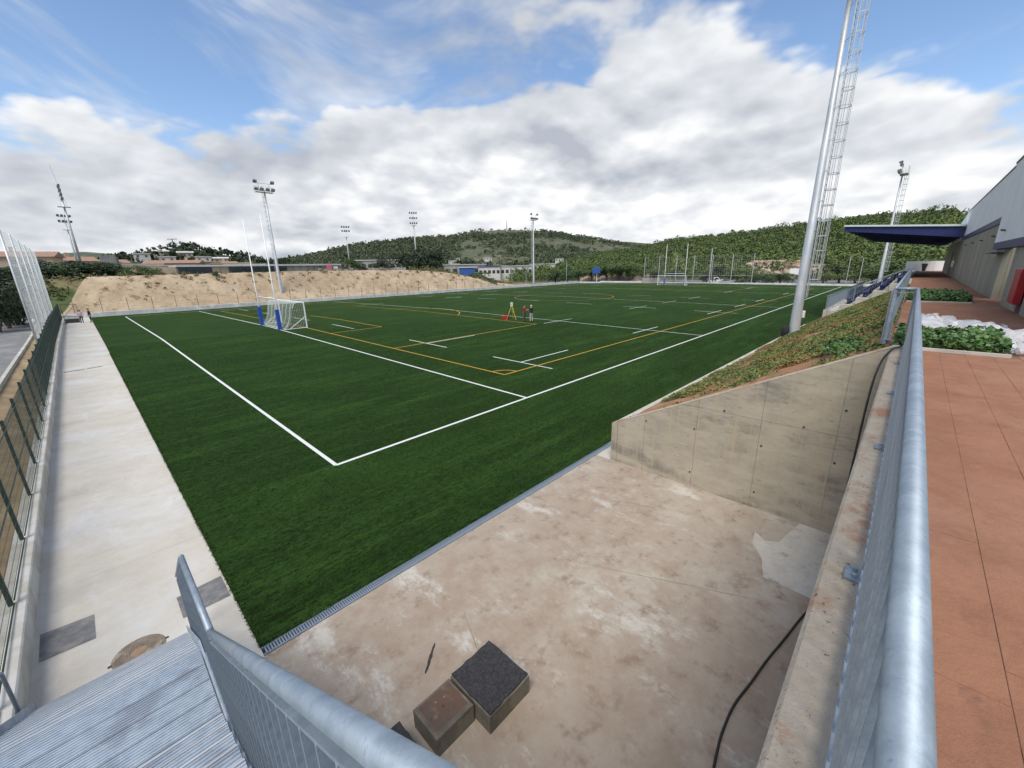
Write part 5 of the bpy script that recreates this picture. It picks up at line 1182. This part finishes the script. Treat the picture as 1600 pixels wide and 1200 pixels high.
T_ = [(0, 552, 405, 427, 118, 'small bright green tree on the bank crest right of the red sign', 1.0, 4.9), (1, 566, 414, 427, 118, 'low brown green bush right of the small tree on the crest', 1.4, 4.9),
      (1, 598, 407, 424, 121, 'rounded dark bush on the crest between small tree and tree clump', 1.6, 4.9), (4, 636, 399, 424, 125, 'left tree of the dark clump on the bank crest', 1.4, 4.6), (1, 657, 395, 425, 126, 'middle tree of the dark clump on the bank crest', 1.3, 4.5), (4, 682, 396, 427, 128, 'right tree of the dark clump on the bank crest', 1.3, 4.0),
      (5, 737, 424, 437, 130, 'olive bush at the falling end of the sandy bank', 1.5, 0.6), (5, 757, 428, 440, 131, 'low olive bush in the dip at the end of the sandy bank', 1.7, 0.2),
      (1, 868, 427, 440, 165, 'dark tree at the left end of the grove beyond the far corner', 1.6, -0.9), (0, 886, 423, 440, 160, 'green tree right of the far corner of the pitch', 1.5, -0.9), (3, 905, 420, 440, 168, 'broad pine left of the blue backboard', 1.4, -0.9), (3, 925, 414, 440, 172, 'taller pine directly behind the blue backboard', 1.4, -0.9),
      (3, 948, 412, 440, 172, 'pine just right of the blue backboard', 1.4, -0.9), (3, 968, 410, 440, 175, 'tall pine in the middle of the grove right of the backboard', 1.4, -0.9), (3, 988, 415, 440, 178, 'pine above the grey steps at the far end', 1.4, -0.9), (3, 1022, 420, 440, 182, 'pine behind the far goal', 1.6, -0.9), (1, 1053, 424, 441, 172, 'bush between the far rugby posts', 1.5, -0.9),
      (1, 1103, 428, 441, 146, 'small dark bush left of the white van', 1.2, -0.9), (4, 1121, 419, 440, 172, 'round dark purple green tree behind the white van', 1.5, -0.9), (2, 1152, 419, 441, 165, 'round light green tree right of the parked cars', 1.9, -0.9), (5, 1178, 430, 443, 142, 'low bush at the foot of the last net post', 1.9, -0.9), (0, 1198, 428, 443, 142, 'dense green hedge bush under the rocks', 1.9, -0.9), (0, 1219, 427, 443, 143, 'hedge bush under the rocks nearest the floodlight mast', 1.9, -0.9),
      (2, 1285, 424, 445, 150, 'light green tree right of the nearest mast', 1.7, -0.9), (0, 1262, 428, 445, 150, 'dark green tree seen through the mast ladder', 1.7, -0.9), (1, 1310, 420, 446, 155, 'dark tree between the masts', 1.6, -0.9), (2, 1335, 422, 446, 150, 'light green tree above the stand railing', 1.7, -0.9), (0, 1362, 416, 446, 155, 'green tree left of the far mast base', 1.7, -0.9), (3, 1395, 408, 446, 160, 'pine right of the far mast', 1.7, -0.9), (3, 1425, 404, 446, 165, 'pine behind the terrace end', 1.7, -0.9), (0, 1455, 404, 446, 170, 'tree under the canopy line by the white panels', 1.7, -0.9)]
for k, x, yt, yb, D, lab, w, z in T_: tree(k, x, yt, yb, D, lab, w, None, z)
hd = [(-30, 424, 92), (-5, 424, 95), (18, 424, 98), (40, 421, 100), (62, 417, 100), (84, 414, 102), (106, 417, 104), (128, 414, 106), (148, 411, 106), (160, 418, 106)]
for i, (x, yt, D) in enumerate(hd): tree((1, 4, 0)[i % 3], x, yt, 437, D, ['dark tree of the hedge, leftmost at the picture edge', 'dark hedge tree at the left edge behind the net', 'hedge tree behind the second net post', 'hedge tree behind the middle net posts', 'hedge tree behind the last net posts', 'hedge tree below the terracotta houses', 'hedge tree left of the thick mast', 'hedge tree directly behind the thick mast', 'tall hedge tree right of the thick mast', 'last hedge tree, beside the grey slab wall'][i], 1.7, 'dark hedge trees behind the net', 3.6)
for i, (x, yt, yb, D) in enumerate(((2, 449, 478, 66), (20, 450, 478, 70), (-16, 448, 480, 62))): tree((4, 1, 4)[i], x, yt, yb, D, ['big dark shrub over the road at the left edge', 'dark shrub beside the road behind the first net post', 'dark shrub at the road, cut by the picture edge'][i], 0.8, 'dark roadside shrubs', -0.7)
for i, (x, yt, D) in enumerate(((208, 421, 98), (222, 416, 98), (236, 420, 97), (248, 424, 97), (338, 424, 96))): tree((5, 2, 5, 2, 0)[i], x, yt, 431, D, ['grey green bush right of the slab wall', 'tallest olive bush right of the slab wall', 'olive bush in front of the pink wall', 'low bush at the left end of the pavilion', 'small bush in front of the pavilion glass'][i], 1.4, 'bushes on the bank crest', 5.0)

# rock outcrop
A, B = np.meshgrid(np.linspace(0, 1, 90), np.linspace(0, 1, 24), indexing='ij')
X = np.zeros_like(A); Y = X.copy(); Z = X.copy()
for i in range(90):
    x = 1172+170*A[i, 0]; yt = 406+10*abs(A[i, 0]-0.25)+(6 if A[i, 0] > 0.75 else 0); p0 = at(x, 437, 186); p1 = at(x, yt, 200); zt = p1[2]
    for j in range(24): t = B[i, j]; q = p0*(1-t)+p1*t; X[i, j], Y[i, j] = q[0], q[1]; Z[i, j] = -0.9+(zt+0.9)*min(1, t*1.25)
nz_ = smooth_noise(A*14, B*5, 91, 5); X += 3.0*np.round(nz_*3)/3*0.8; Y += 2.4*np.round(smooth_noise(A*18, B*6, 92, 4)*3)/3; Z += 0.7*smooth_noise(A*16, B*9, 93, 4)*(B > 0.1)
struct(grid_mesh('rock_outcrop', X, Y, Z, 'rock', None, False))
A, B = np.meshgrid(np.linspace(0, 1, 60), np.linspace(0, 1, 12), indexing='ij')
for i0, (xa, xb, yt, D) in enumerate(((905, 1015, 430, 176), )):
    X = np.zeros_like(A); Y = X.copy(); Z = X.copy()
    for i in range(60):
        x = xa+(xb-xa)*A[i, 0]; p0 = at(x, 440, D); p1 = at(x, yt+4*math.sin(i*0.5), D+5)
        for j in range(12): t = B[i, j]; q = p0*(1-t)+p1*t; X[i, j], Y[i, j], Z[i, j] = q[0], q[1], -0.9+(p1[2]+0.9)*t
    Z += 0.35*smooth_noise(A*14, B*6, 95, 4); X += 0.8*smooth_noise(A*20, B*6, 96, 4)
    struct(grid_mesh('stone_slope', X, Y, Z, 'rock', None, False))

# ================================================================== TOWN
def house(label, x, ybase, D, w, dp, h, rz, wall, roof='tile_roof', z=None, floors=2, flat=False, name='house', cols=4, chimney=True, group=None):
    p = at(x, ybase, D); zb = p[2] if z is None else z
    t = thing(name, label, 'house' if name == 'house' else 'building', (p[0], p[1], zb), group); t.rotation_euler[2] = rz
    o = WL[t.name]
    def bld(mb, nm, m, par=None): return mesh_np(nm, np.array(mb.v)+o, mb.f, m, par or t)
    mb = MB(); mb.box((-w/2, -dp/2, -1.5), (w/2, dp/2, h)); bld(mb, 'wall', wall)
    if flat:
        mb = MB(); mb.box((-w/2-0.3, -dp/2-0.3, h+0.01), (w/2+0.3, dp/2+0.3, h+0.35)); rf = bld(mb, 'roof', roof)
    else:
        mb = MB(); e_ = 0.5; rh = dp*0.13
        mb.prism([(-w/2-e_, -dp/2-e_, h), (-w/2-e_, dp/2+e_, h), (-w/2-e_, 0, h+rh)], (w+2*e_, 0, 0)); rf = bld(mb, 'roof', roof)
        if chimney: mb = MB(); mb.box((w*0.2, -0.4, h+rh*0.5), (w*0.2+0.8, 0.4, h+rh+1.0)); bld(mb, 'chimney', wall, rf)
    fh = h/floors
    for f in range(floors):
        for c in range(cols):
            xx = -w/2+w*(c+0.5)/cols; mb = MB(); zz = f*fh+fh*0.35; mb.box((xx-0.6, -dp/2-0.05, zz), (xx+0.6, -dp/2+0.05, zz+fh*0.45)); wn = bld(mb, 'window', 'plaster_white')
            mb = MB(); mb.box((xx-0.5, -dp/2-0.07, zz+0.08), (xx+0.5, -dp/2-0.052, zz+fh*0.45-0.08)); bld(mb, 'pane', 'glass_dark', wn)
    return t
def facing(x, D):
    p = at(x, 420, D); return math.atan2(CAM[1]-p[1], CAM[0]-p[0])+math.pi/2
hs = [(-25, 424, 150, 24, 10, 'pink terraced house at the left picture edge', 'plaster_sand', 392), (28, 424, 175, 20, 10, 'terracotta roofed house seen through the net', 'plaster_pink', 402), (78, 420, 165, 17, 10, 'pink house with dark loggia above the hedge', 'plaster_pink', 400), (105, 420, 172, 12, 10, 'pink terracotta house left of the thick mast', 'plaster_pink', 405), (140, 418, 185, 13, 10, 'terracotta house right of the thick mast', 'plaster_pink', 403), (160, 417, 195, 12, 9, 'flat white topped house beside the slab wall', 'plaster_sand', 405),
      (210, 418, 190, 14, 9, 'dark windowed house right of the slab wall', 'plaster_white', 408), (245, 420, 175, 20, 9, 'sand coloured row house behind the olive bushes', 'plaster_sand', 410), (275, 416, 200, 16, 9, 'pink row house left of the pavilion roof', 'plaster_pink', 406), (305, 416, 205, 15, 9, 'pink row house with brown roof above the pavilion', 'plaster_pink', 405), (335, 415, 210, 15, 9, 'terracotta row house in the middle above the pavilion', 'plaster_sand', 408), (362, 415, 205, 14, 9, 'pink row house right of the middle above the pavilion', 'plaster_pink', 407), (388, 415, 200, 14, 9, 'pale row house behind the rugby uprights', 'plaster_white', 409)]
for i, (x, yb, D, w, dp, lab, wall, yt) in enumerate(hs):
    z0 = 5.0; h = at(x, yt, D)[2]-z0-dp*0.14; house(lab, x, yb, D, w, dp, max(h, 2.6), facing(x, D)+(-0.25, 0.2, 0.1, -0.15)[i % 4], wall, (wall if i in (4, 6, 7, 9, 11, 12) else 'tile_roof'), z=z0, cols=max(3, int(w/3.5)), group='houses of the town', flat=i in (4, 6, 7, 9, 11, 12))
for i, (x, y, D) in enumerate(((222, 398, 290), (252, 394, 300), (262, 403, 270), (290, 396, 290), (318, 403, 270), (345, 405, 270))):
    p = at(x, y, D); house(['small white house on the left flank of the town hill', 'small pale house below the hilltop mast', 'white house low on the town hill', 'sand coloured house near the hilltop', 'pale house on the right flank of the town hill', 'white house at the right foot of the town hill'][i], x, y+3, D, 6.5, 6, 2.5, facing(x, D), ('plaster_white', 'plaster_sand')[i % 2], 'plaster_white', z=p[2]-2.2, flat=i % 2 == 0, floors=1, cols=2, chimney=False, group='houses of the town hill')
p = at(272, 388, 328); am = thing('radio_mast', 'dark mast with crossarms on top of the town hill', 'mast', (p[0], p[1], p[2]-1))
mb = MB(); mb.tube([(p[0], p[1], p[2]-2), (p[0], p[1], p[2]+5.5)], 0.22, 6); mb.build('pole', 'steel_dark', am); mb = MB(); mb.bar((p[0]-2, p[1]+2, p[2]+5.2), (p[0]+2, p[1]-2, p[2]+5.2), 0.35, 0.3); mb.build('crossarm', 'steel_dark', am)
p = at(792, 359, 838); am = thing('radio_mast', 'thin aerial mast on the summit of the far hill', 'mast', (p[0], p[1], p[2]-1)); mb = MB(); mb.tube([(p[0], p[1], p[2]-3), (p[0], p[1], at(792, 345, 838)[2])], [0.9, 0.35], 6); mb.build('pole', 'steel_dark', am); mb = MB(); mb.box((p[0]-1.5, p[1]-1.5, p[2]-3), (p[0]+1.5, p[1]+1.5, p[2]+1.2)); mb.build('hut', 'plaster_white', am)
for i, (x, y) in enumerate(((745, 362), (757, 361), (735, 364))):
    house(['white villa at the left of the far summit', 'white villa beside the far summit trees', 'low white villa below the far summit'][i], x, y, 835, 12, 8, 4, facing(x, 835), 'plaster_white', 'plaster_white', flat=True, z=at(x, y+2, 835)[2]-1.5, floors=1, cols=2, chimney=False, group='villas on the far summit')
for i, (x, y, D) in enumerate(((707, 409, 480), (716, 405, 500), (712, 414, 450), (762, 404, 480), (874, 406, 470), (880, 412, 430), (905, 416, 330))):
    house(['white house at the left foot of the far hill', 'upper white house left on the far hill slope', 'lowest white house left of the blue sheds', 'white house in the trees above the blue sheds', 'pale house at the right foot of the far hill', 'white house above the white shed end', 'pale house in the pines beyond the far corner'][i], x, y, D, 9, 7, 3.4, facing(x, D), 'plaster_white', 'plaster_white', flat=True, z=at(x, y+2, D)[2]-1.0, floors=1, cols=3, chimney=False, group='houses at the hill foot')
# grey slab wall
c0 = at(163, 432, 112); c1 = at(189, 432, 112); sw = thing('slab_wall', 'tall grey concrete slab wall standing on the bank crest', 'wall', (c0[0], c0[1], 4.9))
dv = (c1-c0); dv[2] = 0; ln = np.linalg.norm(dv); dv /= ln; nv_ = np.array([-dv[1], dv[0], 0])
for i in range(5):
    a = c0+dv*ln*i/5+dv*0.02; b = c0+dv*ln*(i+1)/5-dv*0.02; h = 9.15+0.35*i/4-random.uniform(0, 0.05)
    mb = MB(); mb.prism([(a[0], a[1], 4.6), (b[0], b[1], 4.6), (b[0], b[1], h), (a[0], a[1], h)], tuple(nv_*0.35)); mb.build('slab', 'grey_panel', sw)
for i in range(3):
    a = c1+nv_*(0.5+i*1.3); mb = MB(); mb.prism([(a[0], a[1], 4.6), (a[0]+nv_[0]*1.2, a[1]+nv_[1]*1.2, 4.6), (a[0]+nv_[0]*1.2, a[1]+nv_[1]*1.2, 8.4-i*0.9), (a[0], a[1], 9.0-i*0.9)], tuple(dv*0.3)); mb.build('slab', 'grey_panel', sw)
# low pavilion with long glass front
p0 = at(200, 428, 106); p0 = np.array([8.0, 101, 5.0]); pv_ = thing('pavilion', 'long low pavilion with pale flat roof and dark glass above the bank', 'building', (26, 102, 5.1))
mb = MB(); mb.box((11.4, 100, 7.0), (46.5, 110, 7.38)); mb.build('roof', 'metal_roof', pv_)
for a, b, m in ((11.6, 17.6, 'glass_dark'), (17.6, 20.8, 'plaster_sand'), (20.8, 33.0, 'glass_dark'), (33.0, 46.3, 'grey_panel')):
    k = max(1, int((b-a)/1.5))
    for i in range(k):
        mb = MB(); mb.box((a+(b-a)*i/k+0.04, 100.6, 5.0), (a+(b-a)*(i+1)/k-0.04, 100.8, 6.98)); mb.build('pane' if m == 'glass_dark' else 'panel', m, pv_)
mb = MB(); mb.box((11.5, 100.9, 4.8), (46.3, 109, 6.98)); mb.build('core', 'grey_panel', pv_)
mb = MB(); mb.box((11.4, 99.9, 4.6), (46.5, 100.55, 5.50)); mb.build('plinth', 'concrete_pale', pv_)
bw = thing('boundary_wall', 'long sand coloured wall left of the pavilion on the crest', 'wall', (6, 101, 5))
for i in range(4): mb = MB(); mb.box((2.6+i*2.2, 101, 4.8), (4.75+i*2.2, 101.3, 7.1-0.1*(i % 2))); mb.build('wall_bay', 'plaster_sand', bw)
p = at(515, 418, 118); sg = thing('sign_board', 'red and white hoarding beside the end of the pavilion', 'sign', (p[0], p[1], 5))
for i, m in ((0, 'sign_red'), (1, 'plaster_white')):
    q = at(510+i*11, 418, 118); q2 = at(519+i*9, 418, 118); mb = MB(); mb.prism([(q[0], q[1], 5.6), (q2[0], q2[1], 5.6), (q2[0], q2[1], 7.1-i*0.4), (q[0], q[1], 7.1-i*0.4)], (0.05, 0.08, 0)); mb.build('board', m, sg)
mb = MB(); q = at(516, 418, 118.3); mb.bar((q[0], q[1], 4.5), (q[0], q[1], 7.0), 0.12, 0.12); mb.build('post', 'galv_mast', sg)
gf = thing('grey_fence', 'grey panel fence along the crest right of the pavilion', 'fence', (50, 104, 5))
for i in range(16): q = at(497+i*8, 421, 113+i*0.5); q2 = at(504+i*8, 421, 113+i*0.5); mb = MB(); mb.prism([(q[0], q[1], 4.4), (q2[0], q2[1], 4.4), (q2[0], q2[1], 6.2-(i % 3)*0.12), (q[0], q[1], 6.2-(i % 3)*0.12)], (0.05, 0.05, 0)); mb.build('panel', 'grey_panel', gf)
def shed(label, xa, xb, yt, yb, D, m, roof='metal_roof', dp=18, z=-0.9, wins=0):
    a = at(xa, yb, D); b = at(xb, yb, D); zt = at((xa+xb)/2, yt, D)[2]; d = b-a; d[2] = 0; ln = np.linalg.norm(d); d /= ln; nn = np.array([-d[1], d[0], 0])
    if np.dot(nn, a-CAM) < 0: nn = -nn
    t = thing('warehouse', label, 'building', (a[0], a[1], z)); h = zt-z
    def q(s, dpt, zz): p = a+d*s+nn*dpt; return (p[0], p[1], z+zz)
    mb = MB(); mb.prism([q(0, 0, -1), q(ln, 0, -1), q(ln, dp, -1), q(0, dp, -1)], (0, 0, h+1)); mb.build('wall', m, t)
    mb = MB(); mb.prism([q(-0.4, -0.4, h+0.02), q(ln+0.4, -0.4, h+0.02), q(ln+0.4, dp, h+0.02), q(-0.4, dp, h+0.02)], (0, 0, 0.4)); mb.build('roof', roof, t)
    for i in range(wins):
        s = ln*(i+0.5)/wins; mb = MB(); mb.prism([q(s-0.33*ln/wins, -0.06, h*0.50), q(s+0.33*ln/wins, -0.06, h*0.50), q(s+0.33*ln/wins, 0.0, h*0.50), q(s-0.33*ln/wins, 0.0, h*0.50)], (0, 0, h*0.25)); mb.build('window', 'glass_dark', t)
    return t
shed('long low grey works building behind the dark trees', 556, 636, 407, 424, 230, 'grey_panel', 'metal_roof', 16, 3.5, 9)
shed('blue warehouse at the left of the industrial sheds', 718, 742, 418.5, 430, 230, 'shed_blue', wins=0)
shed('pale roofed shed left behind the blue warehouse', 695, 760, 414, 430, 262, 'grey_panel', wins=6)
shed('white shed with dark blue roof edge in the middle of the works', 748, 782, 417, 433, 232, 'plaster_white', 'shed_blue', wins=5)
shed('grey and white works building right of the blue sheds', 782, 832, 416, 433, 236, 'plaster_white', wins=7)
shed('white shed with grey roof at the right end of the works', 828, 868, 413, 431, 262, 'plaster_white', wins=3)
for i, (x, y) in enumerate(((590, 402), (612, 398))):
    pass
# far end furniture
p = at(932, 420, 152); bb = thing('basketball_hoop', 'blue basketball backboard on a pale post beyond the far corner', 'basketball hoop', (p[0], p[1], -0.9))
dx = np.array([-0.69, 0.72])*-1
mb = MB(); mb.tube([(p[0]+1.0, p[1]+0.4, -0.9), (p[0]+1.0, p[1]+0.4, 2.6), (p[0]+0.2, p[1], 3.3)], 0.16, 8); mb.build('post', 'canopy_edge', bb)
mb = MB(); mb.prism([(p[0]-1.0, p[1]+1.0, 2.9), (p[0]+1.0, p[1]-1.0, 2.9), (p[0]+1.0, p[1]-1.0, 4.8), (p[0]-1.0, p[1]+1.0, 4.8)], (0.06, 0.06, 0)); mb.build('backboard', 'shed_blue', bb)
mb = MB(); mb.tube([(p[0]-0.3+0.23*math.cos(a), p[1]-0.3+0.23*math.sin(a), 3.1) for a in np.linspace(0, 6.28, 13)[:-1]], 0.02, 5, closed=True); mb.build('ring', 'red', bb)
gs = thing('grey_steps', 'long low grey concrete bench wall beyond the far end fence', 'wall', (130, 62, -0.9))
for i in range(3): a = at(938, 440, 146+i*1.2); b = at(1008, 440, 137+i*1.2); mb = MB(); mb.prism([(a[0], a[1], -0.95), (b[0], b[1], -0.95), (b[0]+0.8, b[1]+0.3, -0.95), (a[0]+0.8, a[1]+0.3, -0.95)], (0, 0, 0.55+0.40*i)); mb.build('step', ('concrete_pale', 'grey_panel', 'white_kerb')[i], gs)
fs = thing('panel_fence', 'tall grey panel fence left of the far goal', 'fence', (128, 50, -0.9))
for i in range(9): a = at(1003+i*3.2, 440, 138); b = at(1005.4+i*3.2, 440, 138); mb = MB(); mb.prism([(a[0], a[1], -0.95), (b[0], b[1], -0.95), (b[0], b[1], 1.5), (a[0], a[1], 1.5)], (0.08, 0.03, 0)); mb.build('panel', 'grey_panel', fs)
def car(label, x, D, ln, hh, m, van=False):
    p = at(x, 441, D); t = thing('parked_car', label, 'car', (p[0], p[1], -0.86), 'vehicles parked beyond the far end'); t.rotation_euler[2] = R(-62)
    o = WL[t.name]
    def bld(mb, nm, mm, par=None, sm=False): return mesh_np(nm, np.array(mb.v)+o, mb.f, mm, par or t, sm)
    L2 = ln/2; w = 0.88
    if van: prof = [(-L2, 0.35), (-L2, hh), (L2*0.45, hh), (L2*0.68, hh*0.62), (L2, hh*0.52), (L2, 0.35)]
    else: prof = [(-L2, 0.32), (-L2, 0.85), (-L2*0.75, 0.95), (-L2*0.45, hh), (L2*0.18, hh), (L2*0.48, 0.95), (L2*0.95, 0.80), (L2, 0.32)]
    mb = MB(); mb.prism([(a, -w, b) for a, b in prof], (0, 2*w, 0)); bld(mb, 'body', m)
    for s in (-1, 1):
        y = s*(w+0.004)
        mb = MB()
        q = [(L2*0.05, hh*0.62), (L2*0.60, hh*0.62), (L2*0.42, hh*0.92), (L2*0.05, hh*0.92)] if van else [(-L2*0.62, 0.98), (L2*0.40, 0.98), (L2*0.15, hh-0.07), (-L2*0.42, hh-0.07)]
        mb.prism([(a, y, b) for a, b in q], (0, 0.004*s, 0)); bld(mb, 'side_window', 'glass_dark')
        for a in (-L2*0.62, L2*0.62):
            mb = MB(); mb.tube([(a, y-0.22*s, 0.33), (a, y+0.01*s, 0.33)], 0.33, 14); wh = bld(mb, 'wheel', 'tyre'); mb = MB(); mb.tube([(a, y+0.011*s, 0.33), (a, y+0.02*s, 0.33)], 0.19, 10); bld(mb, 'rim', 'car_silver', wh)
    mb = MB()
    for s in (-1, 1): mb.box((L2+0.002, s*0.7-0.14, 0.62), (L2+0.02, s*0.7+0.14, 0.78))
    bld(mb, 'headlight', 'lamp_glass')
car('white van parked behind the far end fence', 1115, 152, 4.9, 2.0, 'car_white', True)
car('pale silver car parked right of the white van', 1134, 150, 4.2, 1.45, 'car_silver')
p = at(1243, 426, 160); tk = thing('parked_truck', 'small white truck in front of the rocks beside the near mast', 'truck', (p[0], p[1], 1.2))
mb = MB(); mb.box((p[0]-0.9, p[1]-1.2, 1.6), (p[0]+0.9, p[1]+1.4, 3.4)); mb.build('box_body', 'car_white', tk); mb = MB(); mb.prism([(p[0]-0.85, p[1]-1.22, 1.4), (p[0]-0.85, p[1]-2.4, 1.4), (p[0]-0.85, p[1]-2.35, 2.1), (p[0]-0.85, p[1]-1.8, 2.8), (p[0]-0.85, p[1]-1.22, 2.8)], (1.7, 0, 0)); mb.build('cab', 'car_white', tk)
for y in (-1.9, 0.7): mb = MB(); mb.tube([(p[0]-0.92, p[1]+y, 1.4), (p[0]+0.92, p[1]+y, 1.4)], 0.36, 12); mb.build('wheel', 'tyre', tk)
for i, (x, D, h) in enumerate(((800, 150, 6), (822, 170, 5), (1322, 140, 6.5), (1342, 142, 6), (885, 150, 7.5))):
    p = at(x, 440, D); t = thing('street_lamp', ['thin street lamp before the works, left', 'thin street lamp before the works, right', 'thin lamp post between the masts, left one', 'thin lamp post between the masts, right one', 'thin lamp post left of the blue backboard'][i], 'street lamp', (p[0], p[1], -0.9), 'thin street lamps beyond the pitch')
    mb = MB(); mb.tube([(p[0], p[1], -0.9), (p[0], p[1], h)], 0.07, 6); mb.build('pole', 'galv_mast', t); mb = MB(); mb.bar((p[0], p[1], h), (p[0]-0.8, p[1]+0.5, h+0.1), 0.18, 0.1); mb.build('lamp_head', 'lamp_body', t)
for o in list(bpy.data.objects):
    if o.name.startswith('tree') and o.type == 'EMPTY' and not o.get('label'): o['label'] = 'tree'
